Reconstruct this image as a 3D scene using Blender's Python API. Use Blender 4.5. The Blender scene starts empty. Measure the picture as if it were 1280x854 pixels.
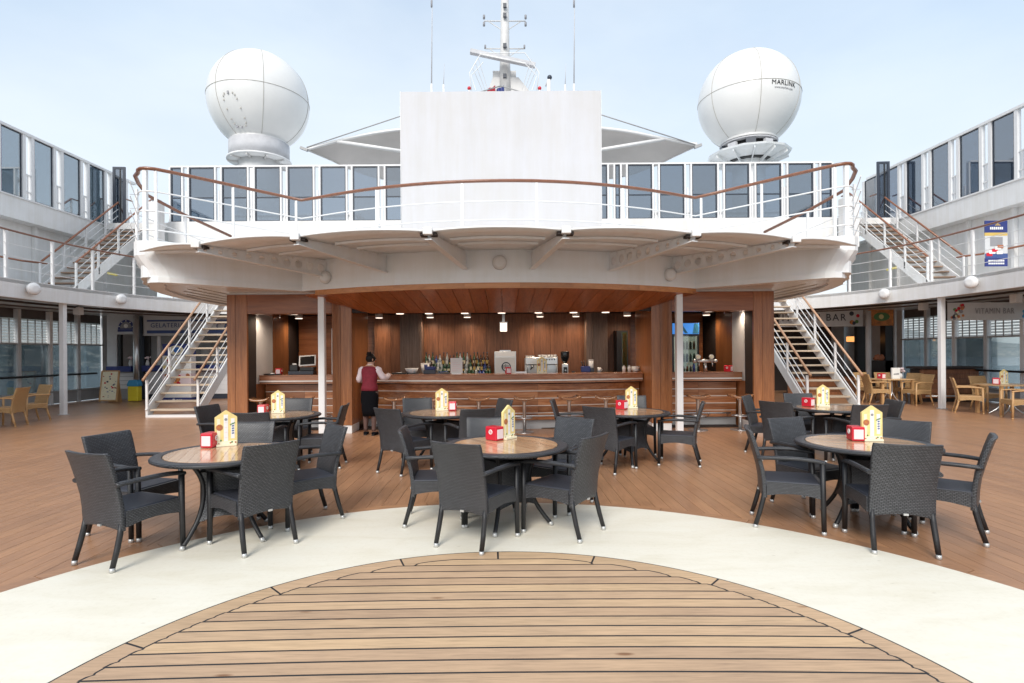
import bpy, bmesh, math, random
from mathutils import Vector, Matrix
random.seed(7)
R = math.radians
PI = math.pi
scene = bpy.context.scene
col = scene.collection

# ------------------------------------------------------------------ camera
EYE = 1.65
F = 700.0
ROLL = R(0.40)
cam_d = bpy.data.cameras.new("camera")
cam = bpy.data.objects.new("camera", cam_d)
col.objects.link(cam)
cam.location = (0, 0, EYE)
cam.rotation_euler = (PI / 2, ROLL, 0)
cam_d.sensor_width = 36
cam_d.lens = 36 * F / 1280
cam_d.shift_x = 12 / 1280
cam_d.shift_y = 13 / 1280
cam_d.clip_start = 0.05
cam_d.clip_end = 20000
scene.camera = cam

# ------------------------------------------------------------------ light
SUN_EL, SUN_AZ = R(37), R(196)      # behind the camera, a little to the left
world = bpy.data.worlds.new("World")
scene.world = world
world.use_nodes = True
wn = world.node_tree.nodes
wl = world.node_tree.links
wn.clear()
w_out = wn.new("ShaderNodeOutputWorld")
w_bg = wn.new("ShaderNodeBackground")
w_bg.inputs["Strength"].default_value = 0.1
w_sky = wn.new("ShaderNodeTexSky")
w_sky.sky_type = 'NISHITA'
w_sky.sun_disc = False
w_sky.sun_elevation = SUN_EL
w_sky.sun_rotation = SUN_AZ
w_sky.air_density = 1.0
w_sky.dust_density = 1.5
w_tc = wn.new("ShaderNodeTexCoord")
w_map = wn.new("ShaderNodeMapping")
w_map.inputs["Scale"].default_value = (1.0, 1.0, 2.6)
w_no = wn.new("ShaderNodeTexNoise")
w_no.inputs["Scale"].default_value = 1.7
w_no.inputs["Detail"].default_value = 6
w_no.inputs["Roughness"].default_value = 0.5
w_ramp = wn.new("ShaderNodeValToRGB")
w_ramp.color_ramp.elements[0].position = 0.30
w_ramp.color_ramp.elements[0].color = (0.70, 0.70, 0.70, 1)
w_ramp.color_ramp.elements[1].position = 0.72
w_ramp.color_ramp.elements[1].color = (0.97, 0.97, 0.97, 1)
w_mix = wn.new("ShaderNodeMix")
w_mix.data_type = 'RGBA'
# thin overcast veil: pale, nearly even
w_veil = wn.new("ShaderNodeValToRGB")
w_sep = wn.new("ShaderNodeSeparateXYZ")
wl.new(w_tc.outputs["Generated"], w_sep.inputs[0])
wl.new(w_sep.outputs["Z"], w_veil.inputs[0])
w_veil.color_ramp.interpolation = 'B_SPLINE'
_e = w_veil.color_ramp.elements
_e[0].position = 0.0; _e[0].color = (0.57, 0.60, 0.62, 1)
_e[1].position = 1.0; _e[1].color = (0.66, 0.67, 0.67, 1)
_x = _e.new(0.22); _x.color = (0.49, 0.545, 0.595, 1)
_x = _e.new(0.50); _x.color = (0.33, 0.43, 0.55, 1)
_x = _e.new(0.62); _x.color = (0.37, 0.46, 0.57, 1)
w_k = wn.new("ShaderNodeVectorMath"); w_k.operation = 'SCALE'; w_k.inputs["Scale"].default_value = 10.0
wl.new(w_veil.outputs[0], w_k.inputs[0])
wl.new(w_tc.outputs["Generated"], w_map.inputs[0])
wl.new(w_map.outputs[0], w_no.inputs["Vector"])
wl.new(w_no.outputs["Fac"], w_ramp.inputs[0])
wl.new(w_ramp.outputs[0], w_mix.inputs["Factor"])
wl.new(w_sky.outputs[0], w_mix.inputs["A"])
w_no2 = wn.new("ShaderNodeTexNoise"); w_no2.inputs["Scale"].default_value = 1.1; w_no2.inputs["Detail"].default_value = 7; w_no2.inputs["Roughness"].default_value = 0.52; w_no2.inputs["Distortion"].default_value = 0.25
w_map2 = wn.new("ShaderNodeMapping"); w_map2.inputs["Scale"].default_value = (1.0, 1.0, 1.8); w_map2.inputs["Location"].default_value = (0.35, 0.1, 0.0)
wl.new(w_tc.outputs["Generated"], w_map2.inputs[0]); wl.new(w_map2.outputs[0], w_no2.inputs["Vector"])
w_cr = wn.new("ShaderNodeMapRange"); w_cr.inputs["From Min"].default_value = 0.40; w_cr.inputs["From Max"].default_value = 0.66; w_cr.inputs["To Max"].default_value = 0.7
wl.new(w_no2.outputs["Fac"], w_cr.inputs["Value"])
w_cl = wn.new("ShaderNodeMix"); w_cl.data_type = 'RGBA'
wl.new(w_cr.outputs[0], w_cl.inputs["Factor"]); wl.new(w_k.outputs[0], w_cl.inputs["A"]); w_cl.inputs["B"].default_value = (5.3, 5.75, 6.15, 1)
wl.new(w_cl.outputs["Result"], w_mix.inputs["B"])
wl.new(w_mix.outputs["Result"], w_bg.inputs["Color"])
wl.new(w_bg.outputs[0], w_out.inputs[0])

sun_d = bpy.data.lights.new("sun", 'SUN')
sun_d.energy = 1.6
sun_d.angle = R(25)
sun_d.color = (1.0, 0.95, 0.88)
sun = bpy.data.objects.new("sun", sun_d)
col.objects.link(sun)
_sd = Vector((math.sin(SUN_AZ) * math.cos(SUN_EL), math.cos(SUN_AZ) * math.cos(SUN_EL), math.sin(SUN_EL)))
sun.rotation_euler = _sd.to_track_quat('Z', 'Y').to_euler()

scene.view_settings.view_transform = 'Standard'
scene.view_settings.look = 'None'
scene.view_settings.exposure = 0.88
scene.view_settings.gamma = 1.0
scene.render.engine = 'CYCLES'
scene.cycles.max_bounces = 8
scene.cycles.diffuse_bounces = 4
scene.cycles.transparent_max_bounces = 12
scene.cycles.sample_clamp_indirect = 6

# ------------------------------------------------------------------ helpers
def W(px, py, d):
    """photo direction -> world point standing at true distance d"""
    u, v = px - 628.0, 440.0 - py
    x = u * math.cos(ROLL) + v * math.sin(ROLL)
    z = -u * math.sin(ROLL) + v * math.cos(ROLL)
    return Vector((x * d / F, d, EYE + z * d / F))

def tag(o, label=None, cat=None, group=None, kind=None):
    if label: o['label'] = label
    if cat: o['category'] = cat
    if group: o['group'] = group
    if kind: o['kind'] = kind
    return o

def empty(name, loc=(0, 0, 0), rz=0.0, label=None, cat=None, group=None):
    o = bpy.data.objects.new(name, None)
    col.objects.link(o)
    o.empty_display_size = 0.2
    o.location = loc
    o.rotation_euler = (0, 0, rz)
    return tag(o, label, cat, group)

def obj_from(name, me, parent=None, loc=None, rot=None):
    o = bpy.data.objects.new(name, me)
    col.objects.link(o)
    if parent is not None: o.parent = parent
    if loc is not None: o.location = loc
    if rot is not None: o.rotation_euler = rot
    return o

class MB:
    def __init__(s):
        s.v, s.f, s.sm = [], [], []
    def add(s, vs, fs, smooth=False):
        b = len(s.v)
        s.v += [tuple(p) for p in vs]
        s.f += [tuple(b + i for i in f) for f in fs]
        s.sm += [smooth] * len(fs)
        return s
    def box(s, x0, x1, y0, y1, z0, z1):
        v = [(x0,y0,z0),(x1,y0,z0),(x1,y1,z0),(x0,y1,z0),(x0,y0,z1),(x1,y0,z1),(x1,y1,z1),(x0,y1,z1)]
        return s.add(v, [(0,3,2,1),(4,5,6,7),(0,1,5,4),(1,2,6,5),(2,3,7,6),(3,0,4,7)])
    def cbox(s, c, sz, rz=0.0, M=None):
        hx, hy, hz = sz[0]/2, sz[1]/2, sz[2]/2
        T = Matrix.Translation(Vector(c)) @ (M.to_4x4() if M else Matrix.Rotation(rz, 4, 'Z'))
        v = [T @ Vector(p) for p in [(-hx,-hy,-hz),(hx,-hy,-hz),(hx,hy,-hz),(-hx,hy,-hz),(-hx,-hy,hz),(hx,-hy,hz),(hx,hy,hz),(-hx,hy,hz)]]
        return s.add(v, [(0,3,2,1),(4,5,6,7),(0,1,5,4),(1,2,6,5),(2,3,7,6),(3,0,4,7)])
    def bar(s, a, b, w, h, up=(0,0,1)):
        a, b = Vector(a), Vector(b)
        d = (b - a); L = d.length
        if L < 1e-6: return s
        y = d / L
        u = Vector(up)
        x = y.cross(u)
        if x.length < 1e-4: x = y.cross(Vector((1,0,0)))
        x.normalize(); z = x.cross(y).normalized()
        M = Matrix((x, y, z)).transposed()
        return s.cbox((a + b) / 2, (w, L, h), M=M)
    def tube(s, pts, r, n=8, caps=True, flat=1.0):
        pts = [Vector(p) for p in pts]
        rs = r if isinstance(r, (list, tuple)) else [r] * len(pts)
        b = len(s.v); ref = None
        for i, p in enumerate(pts):
            t = (pts[min(i+1, len(pts)-1)] - pts[max(i-1, 0)])
            if t.length < 1e-9: t = Vector((0, 0, 1))
            t.normalize()
            if ref is None:
                ref = Vector((0,0,1)) if abs(t.z) < 0.9 else Vector((0,1,0))
            x = t.cross(ref)
            if x.length < 1e-5: x = t.orthogonal()
            x.normalize(); y = x.cross(t).normalized(); ref = y
            for k in range(n):
                a = 2*PI*k/n + PI/n
                s.v.append(tuple(p + x*math.cos(a)*rs[i] + y*math.sin(a)*rs[i]*flat))
        for i in range(len(pts)-1):
            for k in range(n):
                k2 = (k+1) % n
                s.f.append((b+i*n+k, b+i*n+k2, b+(i+1)*n+k2, b+(i+1)*n+k)); s.sm.append(n > 5)
        if caps:
            s.f.append(tuple(b+k for k in range(n))[::-1]); s.sm.append(False)
            e = b+(len(pts)-1)*n
            s.f.append(tuple(e+k for k in range(n))); s.sm.append(False)
        return s
    def lathe(s, prof, n=24, c=(0,0,0), smooth=True, sx=1.0, sy=1.0, cap=True):
        b = len(s.v); m = len(prof)
        for (r, z) in prof:
            for k in range(n):
                a = 2*PI*k/n
                s.v.append((c[0]+r*sx*math.cos(a), c[1]+r*sy*math.sin(a), c[2]+z))
        for i in range(m-1):
            for k in range(n):
                k2 = (k+1) % n
                s.f.append((b+i*n+k, b+i*n+k2, b+(i+1)*n+k2, b+(i+1)*n+k)); s.sm.append(smooth)
        if cap:
            s.f.append(tuple(b+k for k in range(n))[::-1]); s.sm.append(False)
            s.f.append(tuple(b+(m-1)*n+k for k in range(n))); s.sm.append(False)
        return s
    def prism(s, poly, z0, z1):
        n = len(poly)
        v = [(p[0], p[1], z0) for p in poly] + [(p[0], p[1], z1) for p in poly]
        f = [tuple(range(n))[::-1], tuple(range(n, 2*n))]
        f += [(i, (i+1) % n, n+(i+1) % n, n+i) for i in range(n)]
        return s.add(v, f)
    def prism_xz(s, poly, y0, y1):
        n = len(poly)
        v = [(p[0], y0, p[1]) for p in poly] + [(p[0], y1, p[1]) for p in poly]
        f = [tuple(range(n)), tuple(range(n, 2*n))[::-1]]
        f += [((i+1) % n, i, n+i, n+(i+1) % n) for i in range(n)]
        return s.add(v, f)
    def strip(s, a, b, za0, za1, zb0=None, zb1=None, smooth=False):
        """solid between polyline a and polyline b (same length)"""
        zb0 = za0 if zb0 is None else zb0
        zb1 = za1 if zb1 is None else zb1
        n = len(a); base = len(s.v)
        g = lambda z, i: z[i] if isinstance(z, (list, tuple)) else z
        for i in range(n):
            s.v += [(a[i][0],a[i][1],g(za0,i)), (a[i][0],a[i][1],g(za1,i)), (b[i][0],b[i][1],g(zb1,i)), (b[i][0],b[i][1],g(zb0,i))]
        for i in range(n-1):
            o, p = base+4*i, base+4*(i+1)
            for k in range(4):
                k2 = (k+1) % 4
                s.f.append((o+k, p+k, p+k2, o+k2)); s.sm.append(smooth)
        s.f.append((base, base+1, base+2, base+3)[::-1]); s.sm.append(False)
        e = base+4*(n-1)
        s.f.append((e, e+1, e+2, e+3)); s.sm.append(False)
        return s
    def sphere(s, c, r, n=16, m=10, sx=1, sy=1, sz=1):
        b = len(s.v)
        s.v.append((c[0], c[1], c[2]-r*sz))
        for i in range(1, m):
            t = PI*i/m - PI/2
            for k in range(n):
                a = 2*PI*k/n
                s.v.append((c[0]+r*sx*math.cos(t)*math.cos(a), c[1]+r*sy*math.cos(t)*math.sin(a), c[2]+r*sz*math.sin(t)))
        s.v.append((c[0], c[1], c[2]+r*sz)); top = len(s.v)-1
        for k in range(n):
            k2 = (k+1) % n
            s.f.append((b, b+1+k2, b+1+k)); s.sm.append(True)
            s.f.append((top, b+1+(m-2)*n+k, b+1+(m-2)*n+k2)); s.sm.append(True)
        for i in range(m-2):
            for k in range(n):
                k2 = (k+1) % n
                s.f.append((b+1+i*n+k, b+1+i*n+k2, b+1+(i+1)*n+k2, b+1+(i+1)*n+k)); s.sm.append(True)
        return s
    def disc_y(s, c, r, t, n=20, rx=None):
        """short cylinder whose axis is Y, front face at c.y - t"""
        rx = rx or r
        p = [(c[0]+rx*math.cos(2*PI*k/n), c[2]+r*math.sin(2*PI*k/n)) for k in range(n)]
        return s.prism_xz(p, c[1]-t, c[1])
    def xform(s, M, start=0):
        for i in range(start, len(s.v)):
            s.v[i] = tuple(M @ Vector(s.v[i]))
        return s
    def mesh(s, name, mat, bevel=0.0, seg=2, fix=True):
        me = bpy.data.meshes.new(name)
        assert max(max(f) for f in s.f) < len(s.v), name
        me.from_pydata(s.v, [], s.f)
        me.polygons.foreach_set("use_smooth", s.sm)
        if fix or bevel > 0:
            bm = bmesh.new(); bm.from_mesh(me)
            bmesh.ops.recalc_face_normals(bm, faces=bm.faces)
            if bevel > 0:
                ed = [e for e in bm.edges if len(e.link_faces) == 2 and e.calc_face_angle(0) > R(35)]
                bmesh.ops.bevel(bm, geom=ed, offset=bevel, segments=seg, profile=0.5, affect='EDGES', clamp_overlap=True)
            bm.to_mesh(me); bm.free()
        me.materials.append(mat)
        me.update()
        return me
    def build(s, name, mat, parent=None, bevel=0.0, seg=2, loc=None, rot=None):
        return obj_from(name, s.mesh(name, mat, bevel, seg), parent, loc, rot)

def copy_tree(o, parent=None):
    c = o.copy()
    col.objects.link(c)
    c.parent = parent
    for ch in list(o.children):
        copy_tree(ch, c)
    return c

def text_mesh(name, body, size, mat, parent, loc, rot=(PI/2, 0, 0), extrude=0.003, align='CENTER', sx=1.0, spacing=1.0):
    cu = bpy.data.curves.new(name, 'FONT')
    cu.body = body; cu.size = size; cu.extrude = extrude
    cu.align_x = align; cu.align_y = 'CENTER'; cu.space_character = spacing
    cu.resolution_u = 3
    t = bpy.data.objects.new(name, cu)
    col.objects.link(t)
    dg = bpy.context.evaluated_depsgraph_get()
    me = bpy.data.meshes.new_from_object(t.evaluated_get(dg))
    bpy.data.objects.remove(t)
    me.materials.clear(); me.materials.append(mat)
    o = obj_from(name, me, parent, loc, rot)
    o.scale = (sx, 1, 1)
    o['kind'] = 'stuff'
    return o

# ------------------------------------------------------------------ materials
class NT:
    def __init__(s, name):
        s.m = bpy.data.materials.new(name); s.m.use_nodes = True
        s.n = s.m.node_tree.nodes; s.l = s.m.node_tree.links
        s.b = s.n["Principled BSDF"]
    def new(s, t, **k):
        x = s.n.new(t)
        for a, v in k.items(): setattr(x, a, v)
        return x
    def link(s, a, b): s.l.new(a, b)
    def math(s, op, a, b=None):
        x = s.new("ShaderNodeMath", operation=op)
        for i, v in enumerate((a, b)):
            if v is None: continue
            if hasattr(v, "is_output"): s.link(v, x.inputs[i])
            else: x.inputs[i].default_value = v
        return x.outputs[0]
    def noise(s, vec, scale, detail=3, rough=0.5, dist=0.0):
        x = s.new("ShaderNodeTexNoise")
        x.inputs["Scale"].default_value = scale; x.inputs["Detail"].default_value = detail
        x.inputs["Roughness"].default_value = rough; x.inputs["Distortion"].default_value = dist
        if vec is not None: s.link(vec, x.inputs["Vector"])
        return x.outputs["Fac"]
    def mapping(s, vec, scale=(1,1,1), loc=None):
        x = s.new("ShaderNodeMapping")
        x.inputs["Scale"].default_value = scale
        if loc is not None: s.link(loc, x.inputs["Location"])
        s.link(vec, x.inputs["Vector"])
        return x.outputs[0]
    def ramp(s, fac, stops):
        x = s.new("ShaderNodeValToRGB")
        e = x.color_ramp.elements
        while len(e) < len(stops): e.new(0.5)
        for i, (p, c) in enumerate(stops):
            e[i].position = p; e[i].color = (*c, 1)
        s.link(fac, x.inputs[0])
        return x.outputs[0]
    def mix(s, f, a, b, mode='MIX'):
        x = s.new("ShaderNodeMix", data_type='RGBA', blend_type=mode)
        for k, v in (("Factor", f), ("A", a), ("B", b)):
            if hasattr(v, "is_output"): s.link(v, x.inputs[k])
            elif k == "Factor": x.inputs[k].default_value = v
            else: x.inputs[k].default_value = (*v, 1)
        return x.outputs["Result"]
    def bump(s, h, strength, dist=0.01):
        x = s.new("ShaderNodeBump")
        x.inputs["Strength"].default_value = strength; x.inputs["Distance"].default_value = dist
        s.link(h, x.inputs["Height"]); s.link(x.outputs[0], s.b.inputs["Normal"])
    def rnd(s):
        return s.new("ShaderNodeObjectInfo").outputs["Random"]
    def coord(s, k="Object"):
        return s.new("ShaderNodeTexCoord").outputs[k]

def plain(name, c, rough=0.5, metal=0.0, var=0.06, scale=3.0, bump=0.0, coat=0.0, spec=0.5):
    t = NT(name)
    co = t.coord()
    f = t.noise(co, scale, 4, 0.6)
    lo = tuple(max(0, x*(1-var)) for x in c); hi = tuple(min(1, x*(1+var)) for x in c)
    t.link(t.ramp(f, [(0.3, lo), (0.7, hi)]), t.b.inputs["Base Color"])
    t.b.inputs["Roughness"].default_value = rough
    t.b.inputs["Metallic"].default_value = metal
    t.b.inputs["Specular IOR Level"].default_value = spec
    if coat: t.b.inputs["Coat Weight"].default_value = coat; t.b.inputs["Coat Roughness"].default_value = 0.1
    if bump: t.bump(t.noise(co, scale*12, 3), bump, 0.004)
    return t.m

def paint_white(name, c=(0.81, 0.81, 0.81), rough=0.35, dirt=0.10):
    """ship's paint: faint runs and weathering"""
    t = NT(name)
    co = t.coord()
    streak = t.noise(t.mapping(co, (7, 7, 0.5)), 1.0, 4, 0.6)
    blot = t.noise(co, 0.9, 5, 0.65)
    k = t.math('MULTIPLY', streak, blot)
    col_ = t.ramp(k, [(0.14, tuple(x*(1-dirt)*s for x, s in zip(c, (1, 0.985, 0.95)))), (0.34, c)])
    t.link(col_, t.b.inputs["Base Color"])
    t.b.inputs["Roughness"].default_value = rough
    t.bump(t.noise(co, 5, 3), 0.08, 0.01)
    return t.m

def wood(name, dark, mid, light, axis='Z', scale=1.0, rough=0.4, coat=0.0, stripes=True, var=0.25):
    """veneer with grain running along the axis"""
    t = NT(name)
    co = t.coord()
    comb = t.new("ShaderNodeCombineXYZ")
    r = t.rnd()
    for i in range(3): t.link(t.math('MULTIPLY', r, 37.0 + 11*i), comb.inputs[i])
    sc = {'Z': (9, 9, 0.55), 'X': (0.55, 9, 9), 'Y': (9, 0.55, 9)}[axis]
    mp = t.mapping(co, tuple(x*scale for x in sc), comb.outputs[0])
    g1 = t.noise(mp, 2.2, 6, 0.65, 0.35)
    g2 = t.noise(mp, 11.0, 3, 0.6)
    g = t.math('ADD', t.math('MULTIPLY', g1, 0.72), t.math('MULTIPLY', g2, 0.28))
    c = t.ramp(g, [(0.34, dark), (0.50, mid), (0.66, light)])
    if stripes:
        sc2 = {'Z': (2.4, 2.4, 0.02), 'X': (0.02, 2.4, 2.4), 'Y': (2.4, 0.02, 2.4)}[axis]
        b = t.noise(t.mapping(co, sc2, comb.outputs[0]), 1.6, 2, 0.5)
        c = t.mix(0.8, c, t.ramp(b, [(0.35, (0.80, 0.79, 0.78)), (0.65, (1.08, 1.08, 1.08))]), 'MULTIPLY')
    v = t.new("ShaderNodeMapRange")
    v.inputs["To Min"].default_value = 1 - var; v.inputs["To Max"].default_value = 1 + var*0.4
    t.link(r, v.inputs["Value"])
    c = t.mix(1.0, c, v.outputs[0], 'MULTIPLY')
    t.link(c, t.b.inputs["Base Color"])
    t.b.inputs["Roughness"].default_value = rough
    if coat: t.b.inputs["Coat Weight"].default_value = coat; t.b.inputs["Coat Roughness"].default_value = 0.12
    t.bump(g, 0.12, 0.004)
    return t.m

def weave(name, base, light, rough=0.5, pu=0.026, pv=0.011):
    """plaited flat strand; rows run round the furniture"""
    t = NT(name)
    co = t.coord()
    sp = t.new("ShaderNodeSeparateXYZ"); t.link(co, sp.inputs[0])
    u = t.math('ADD', sp.outputs[0], sp.outputs[1])
    cb = t.new("ShaderNodeCombineXYZ")
    t.link(u, cb.inputs[0]); t.link(sp.outputs[2], cb.inputs[1])
    br = t.new("ShaderNodeTexBrick")
    br.offset = 0.5
    br.inputs["Scale"].default_value = 1.0
    br.inputs["Brick Width"].default_value = pu
    br.inputs["Row Height"].default_value = pv
    br.inputs["Mortar Size"].default_value = 0.0034
    br.inputs["Mortar Smooth"].default_value = 0.6
    br.inputs["Bias"].default_value = 0.0
    br.inputs["Color1"].default_value = (*base, 1)
    br.inputs["Color2"].default_value = (*light, 1)
    br.inputs["Mortar"].default_value = (*[x*0.12 for x in base], 1)
    t.link(cb.outputs[0], br.inputs["Vector"])
    t.link(br.outputs["Color"], t.b.inputs["Base Color"])
    t.b.inputs["Roughness"].default_value = rough
    inv = t.math('SUBTRACT', 1.0, br.outputs["Fac"])
    t.bump(inv, 0.6, 0.003)
    return t.m

def glass(name, tint, refl=0.12, rough=0.02, opac=0.0):
    m = bpy.data.materials.new(name); m.use_nodes = True
    n, l = m.node_tree.nodes, m.node_tree.links
    n.clear()
    o = n.new("ShaderNodeOutputMaterial")
    tr = n.new("ShaderNodeBsdfTransparent")
    oi = n.new("ShaderNodeObjectInfo"); rp = n.new("ShaderNodeValToRGB")
    rp.color_ramp.elements[0].color = (*[x*0.66 for x in tint], 1); rp.color_ramp.elements[1].color = (*[min(1, x*1.12) for x in tint], 1)
    l.new(oi.outputs["Random"], rp.inputs[0]); l.new(rp.outputs[0], tr.inputs[0])
    gl = n.new("ShaderNodeBsdfGlossy"); gl.inputs["Roughness"].default_value = rough
    gl.inputs[0].default_value = (0.9, 0.93, 0.96, 1)
    lw = n.new("ShaderNodeLayerWeight"); lw.inputs[0].default_value = 0.25
    mr = n.new("ShaderNodeMapRange"); mr.inputs["To Min"].default_value = refl; mr.inputs["To Max"].default_value = 0.8
    mx = n.new("ShaderNodeMixShader")
    l.new(lw.outputs["Fresnel"], mr.inputs["Value"]); l.new(mr.outputs[0], mx.inputs[0])
    l.new(tr.outputs[0], mx.inputs[1]); l.new(gl.outputs[0], mx.inputs[2])
    l.new(mx.outputs[0], o.inputs[0])
    return m

def emit(name, c, s):
    m = bpy.data.materials.new(name); m.use_nodes = True
    b = m.node_tree.nodes["Principled BSDF"]
    b.inputs["Base Color"].default_value = (*c, 1)
    b.inputs["Emission Color"].default_value = (*c, 1)
    b.inputs["Emission Strength"].default_value = s
    return m

def deck_mat(name, c, rough, knots=False, tv=1.0):
    """planks: grain along local X of the mesh data, own tone per plank"""
    t = NT(name)
    co = t.coord(); r = t.rnd()
    comb = t.new("ShaderNodeCombineXYZ")
    for i in range(3): t.link(t.math('MULTIPLY', r, 53.0 + 17*i), comb.inputs[i])
    g1 = t.noise(t.mapping(co, (1.2, 22, 6), comb.outputs[0]), 2.4, 8, 0.7, 0.4)
    g2 = t.noise(t.mapping(co, (3.0, 60, 6), comb.outputs[0]), 2.0, 3, 0.6)
    g = t.math('ADD', t.math('MULTIPLY', g1, 0.65), t.math('MULTIPLY', g2, 0.35))
    c1 = t.ramp(g, [(0.35, tuple(x*0.72 for x in c)), (0.52, c), (0.68, tuple(min(1, x*1.14) for x in c))])
    big = t.noise(t.mapping(co, (0.7, 0.7, 0.7), comb.outputs[0]), 1.3, 4, 0.6)
    c1 = t.mix(0.8, c1, t.ramp(big, [(0.3, (0.80, 0.79, 0.80)), (0.7, (1.1, 1.09, 1.05))]), 'MULTIPLY')
    tone = t.ramp(r, [(0.0, (1-0.12*tv, 1-0.16*tv, 1-0.20*tv)), (0.5, (1.0, 1-0.03*tv, 1-0.06*tv)), (1.0, (1+0.06*tv, 1+0.04*tv, 1-0.04*tv))])
    c1 = t.mix(1.0, c1, tone, 'MULTIPLY')
    if knots:
        vo = t.new("ShaderNodeTexVoronoi"); vo.inputs["Scale"].default_value = 1.0
        t.link(t.mapping(co, (1.6, 5.0, 1.0), comb.outputs[0]), vo.inputs["Vector"])
        k = t.ramp(vo.outputs["Distance"], [(0.045, (0.42, 0.28, 0.18)), (0.10, (1, 1, 1))])
        c1 = t.mix(0.85, c1, k, 'MULTIPLY')
        vo2 = t.new("ShaderNodeTexVoronoi"); vo2.inputs["Scale"].default_value = 1.0
        mp2 = t.new("ShaderNodeMapping"); mp2.inputs["Scale"].default_value = (1.3, 4.2, 1.0)
        mp2.inputs["Location"].default_value = (3.3, 1.7, 0); t.link(t.mapping(co, (1, 1, 1), comb.outputs[0]), mp2.inputs[0])
        t.link(mp2.outputs[0], vo2.inputs["Vector"])
        k2 = t.ramp(vo2.outputs["Distance"], [(0.03, (1.3, 1.3, 1.25)), (0.09, (1, 1, 1))])
        c1 = t.mix(0.8, c1, k2, 'MULTIPLY')
    t.link(c1, t.b.inputs["Base Color"])
    rr = t.new("ShaderNodeMapRange"); rr.inputs["To Min"].default_value = rough - 0.08; rr.inputs["To Max"].default_value = rough + 0.14
    t.link(t.noise(co, 1.7, 4), rr.inputs["Value"]); t.link(rr.outputs[0], t.b.inputs["Roughness"])
    t.bump(g, 0.15, 0.003)
    return t.m

M = {}
M['white'] = paint_white('white_ship_paint')
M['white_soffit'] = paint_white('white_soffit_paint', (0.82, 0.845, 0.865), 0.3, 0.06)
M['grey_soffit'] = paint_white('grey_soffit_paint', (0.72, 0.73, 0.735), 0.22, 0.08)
M['white_metal'] = plain('white_metal', (0.78, 0.78, 0.78), 0.3, var=0.03)
M['sheet'] = paint_white('screen_cloth', (0.59, 0.59, 0.615), 0.7, 0.05)
M['facade'] = wood('bar_veneer', (0.22, 0.078, 0.026), (0.34, 0.128, 0.043), (0.45, 0.185, 0.068), 'Z', 1.0, 0.36, 0.2)
M['facade_x'] = wood('bar_veneer_across', (0.23, 0.072, 0.023), (0.36, 0.120, 0.040), (0.46, 0.170, 0.060), 'X', 1.0, 0.36, 0.2)
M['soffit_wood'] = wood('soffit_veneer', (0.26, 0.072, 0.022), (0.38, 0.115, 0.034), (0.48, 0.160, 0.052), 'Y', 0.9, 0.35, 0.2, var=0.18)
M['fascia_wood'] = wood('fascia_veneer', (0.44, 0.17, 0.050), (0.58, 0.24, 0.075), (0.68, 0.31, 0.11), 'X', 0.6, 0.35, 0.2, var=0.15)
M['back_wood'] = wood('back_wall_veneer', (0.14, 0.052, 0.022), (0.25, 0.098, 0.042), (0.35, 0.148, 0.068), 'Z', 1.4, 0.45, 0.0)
M['pilaster_wood'] = wood('grey_brown_pilaster', (0.12, 0.075, 0.055), (0.21, 0.135, 0.10), (0.30, 0.20, 0.155), 'Z', 1.4, 0.45, 0.0)
M['slat_wood'] = wood('bar_front_board', (0.22, 0.070, 0.026), (0.44, 0.175, 0.070), (0.66, 0.33, 0.16), 'X', 0.5, 0.3, 0.3, var=0.3)
M['counter_wood'] = wood('counter_board', (0.22, 0.088, 0.044), (0.36, 0.16, 0.084), (0.48, 0.24, 0.135), 'X', 0.7, 0.25, 0.3)
M['handrail'] = wood('varnished_handrail', (0.17, 0.062, 0.030), (0.27, 0.105, 0.055), (0.36, 0.15, 0.08), 'X', 2.0, 0.3, 0.3, stripes=False)
M['pale_rail'] = wood('pale_oiled_handrail', (0.40, 0.22, 0.13), (0.52, 0.30, 0.18), (0.60, 0.38, 0.24), 'X', 2.0, 0.4, 0.1, stripes=False)
M['tread'] = wood('weathered_tread', (0.36, 0.28, 0.20), (0.50, 0.40, 0.30), (0.60, 0.50, 0.39), 'X', 1.0, 0.6, 0.0, stripes=False)
M['tread_brown'] = wood('brown_tread', (0.20, 0.13, 0.09), (0.30, 0.20, 0.14), (0.38, 0.27, 0.19), 'X', 1.0, 0.6, 0.0, stripes=False)
M['table_wood'] = wood('table_slat', (0.44, 0.25, 0.135), (0.60, 0.37, 0.21), (0.70, 0.47, 0.29), 'Y', 0.8, 0.16, 0.4, stripes=False, var=0.28)
M['stool_wood'] = wood('stool_seat_wood', (0.24, 0.10, 0.045), (0.38, 0.18, 0.085), (0.54, 0.30, 0.15), 'X', 0.8, 0.2, 0.5, stripes=False)
M['deck'] = deck_mat('brown_composite_plank', (0.44, 0.235, 0.130), 0.29, False, 0.45)
M['teak'] = deck_mat('oiled_teak_plank', (0.56, 0.395, 0.265), 0.5, True, 1.25)
M['caulk'] = plain('black_caulk', (0.02, 0.02, 0.022), 0.6)
M['gap'] = plain('dark_underlay', (0.10, 0.06, 0.042), 0.8)
M['cream'] = None
t = NT('cream_rubber_ring')
co = t.coord()
st = t.noise(t.mapping(co, (1.0, 3.2, 1)), 1.6, 6, 0.62, 0.6)
sp = t.noise(co, 28, 3, 0.6)
c = t.ramp(st, [(0.28, (0.78, 0.725, 0.59)), (0.5, (0.84, 0.79, 0.67)), (0.7, (0.86, 0.82, 0.71))])
c = t.mix(0.5, c, t.ramp(sp, [(0.25, (0.9, 0.89, 0.86)), (0.5, (1, 1, 1))]), 'MULTIPLY')
vo = t.new("ShaderNodeTexVoronoi"); vo.inputs["Scale"].default_value = 2.3; vo.inputs["Randomness"].default_value = 1.0
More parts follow.
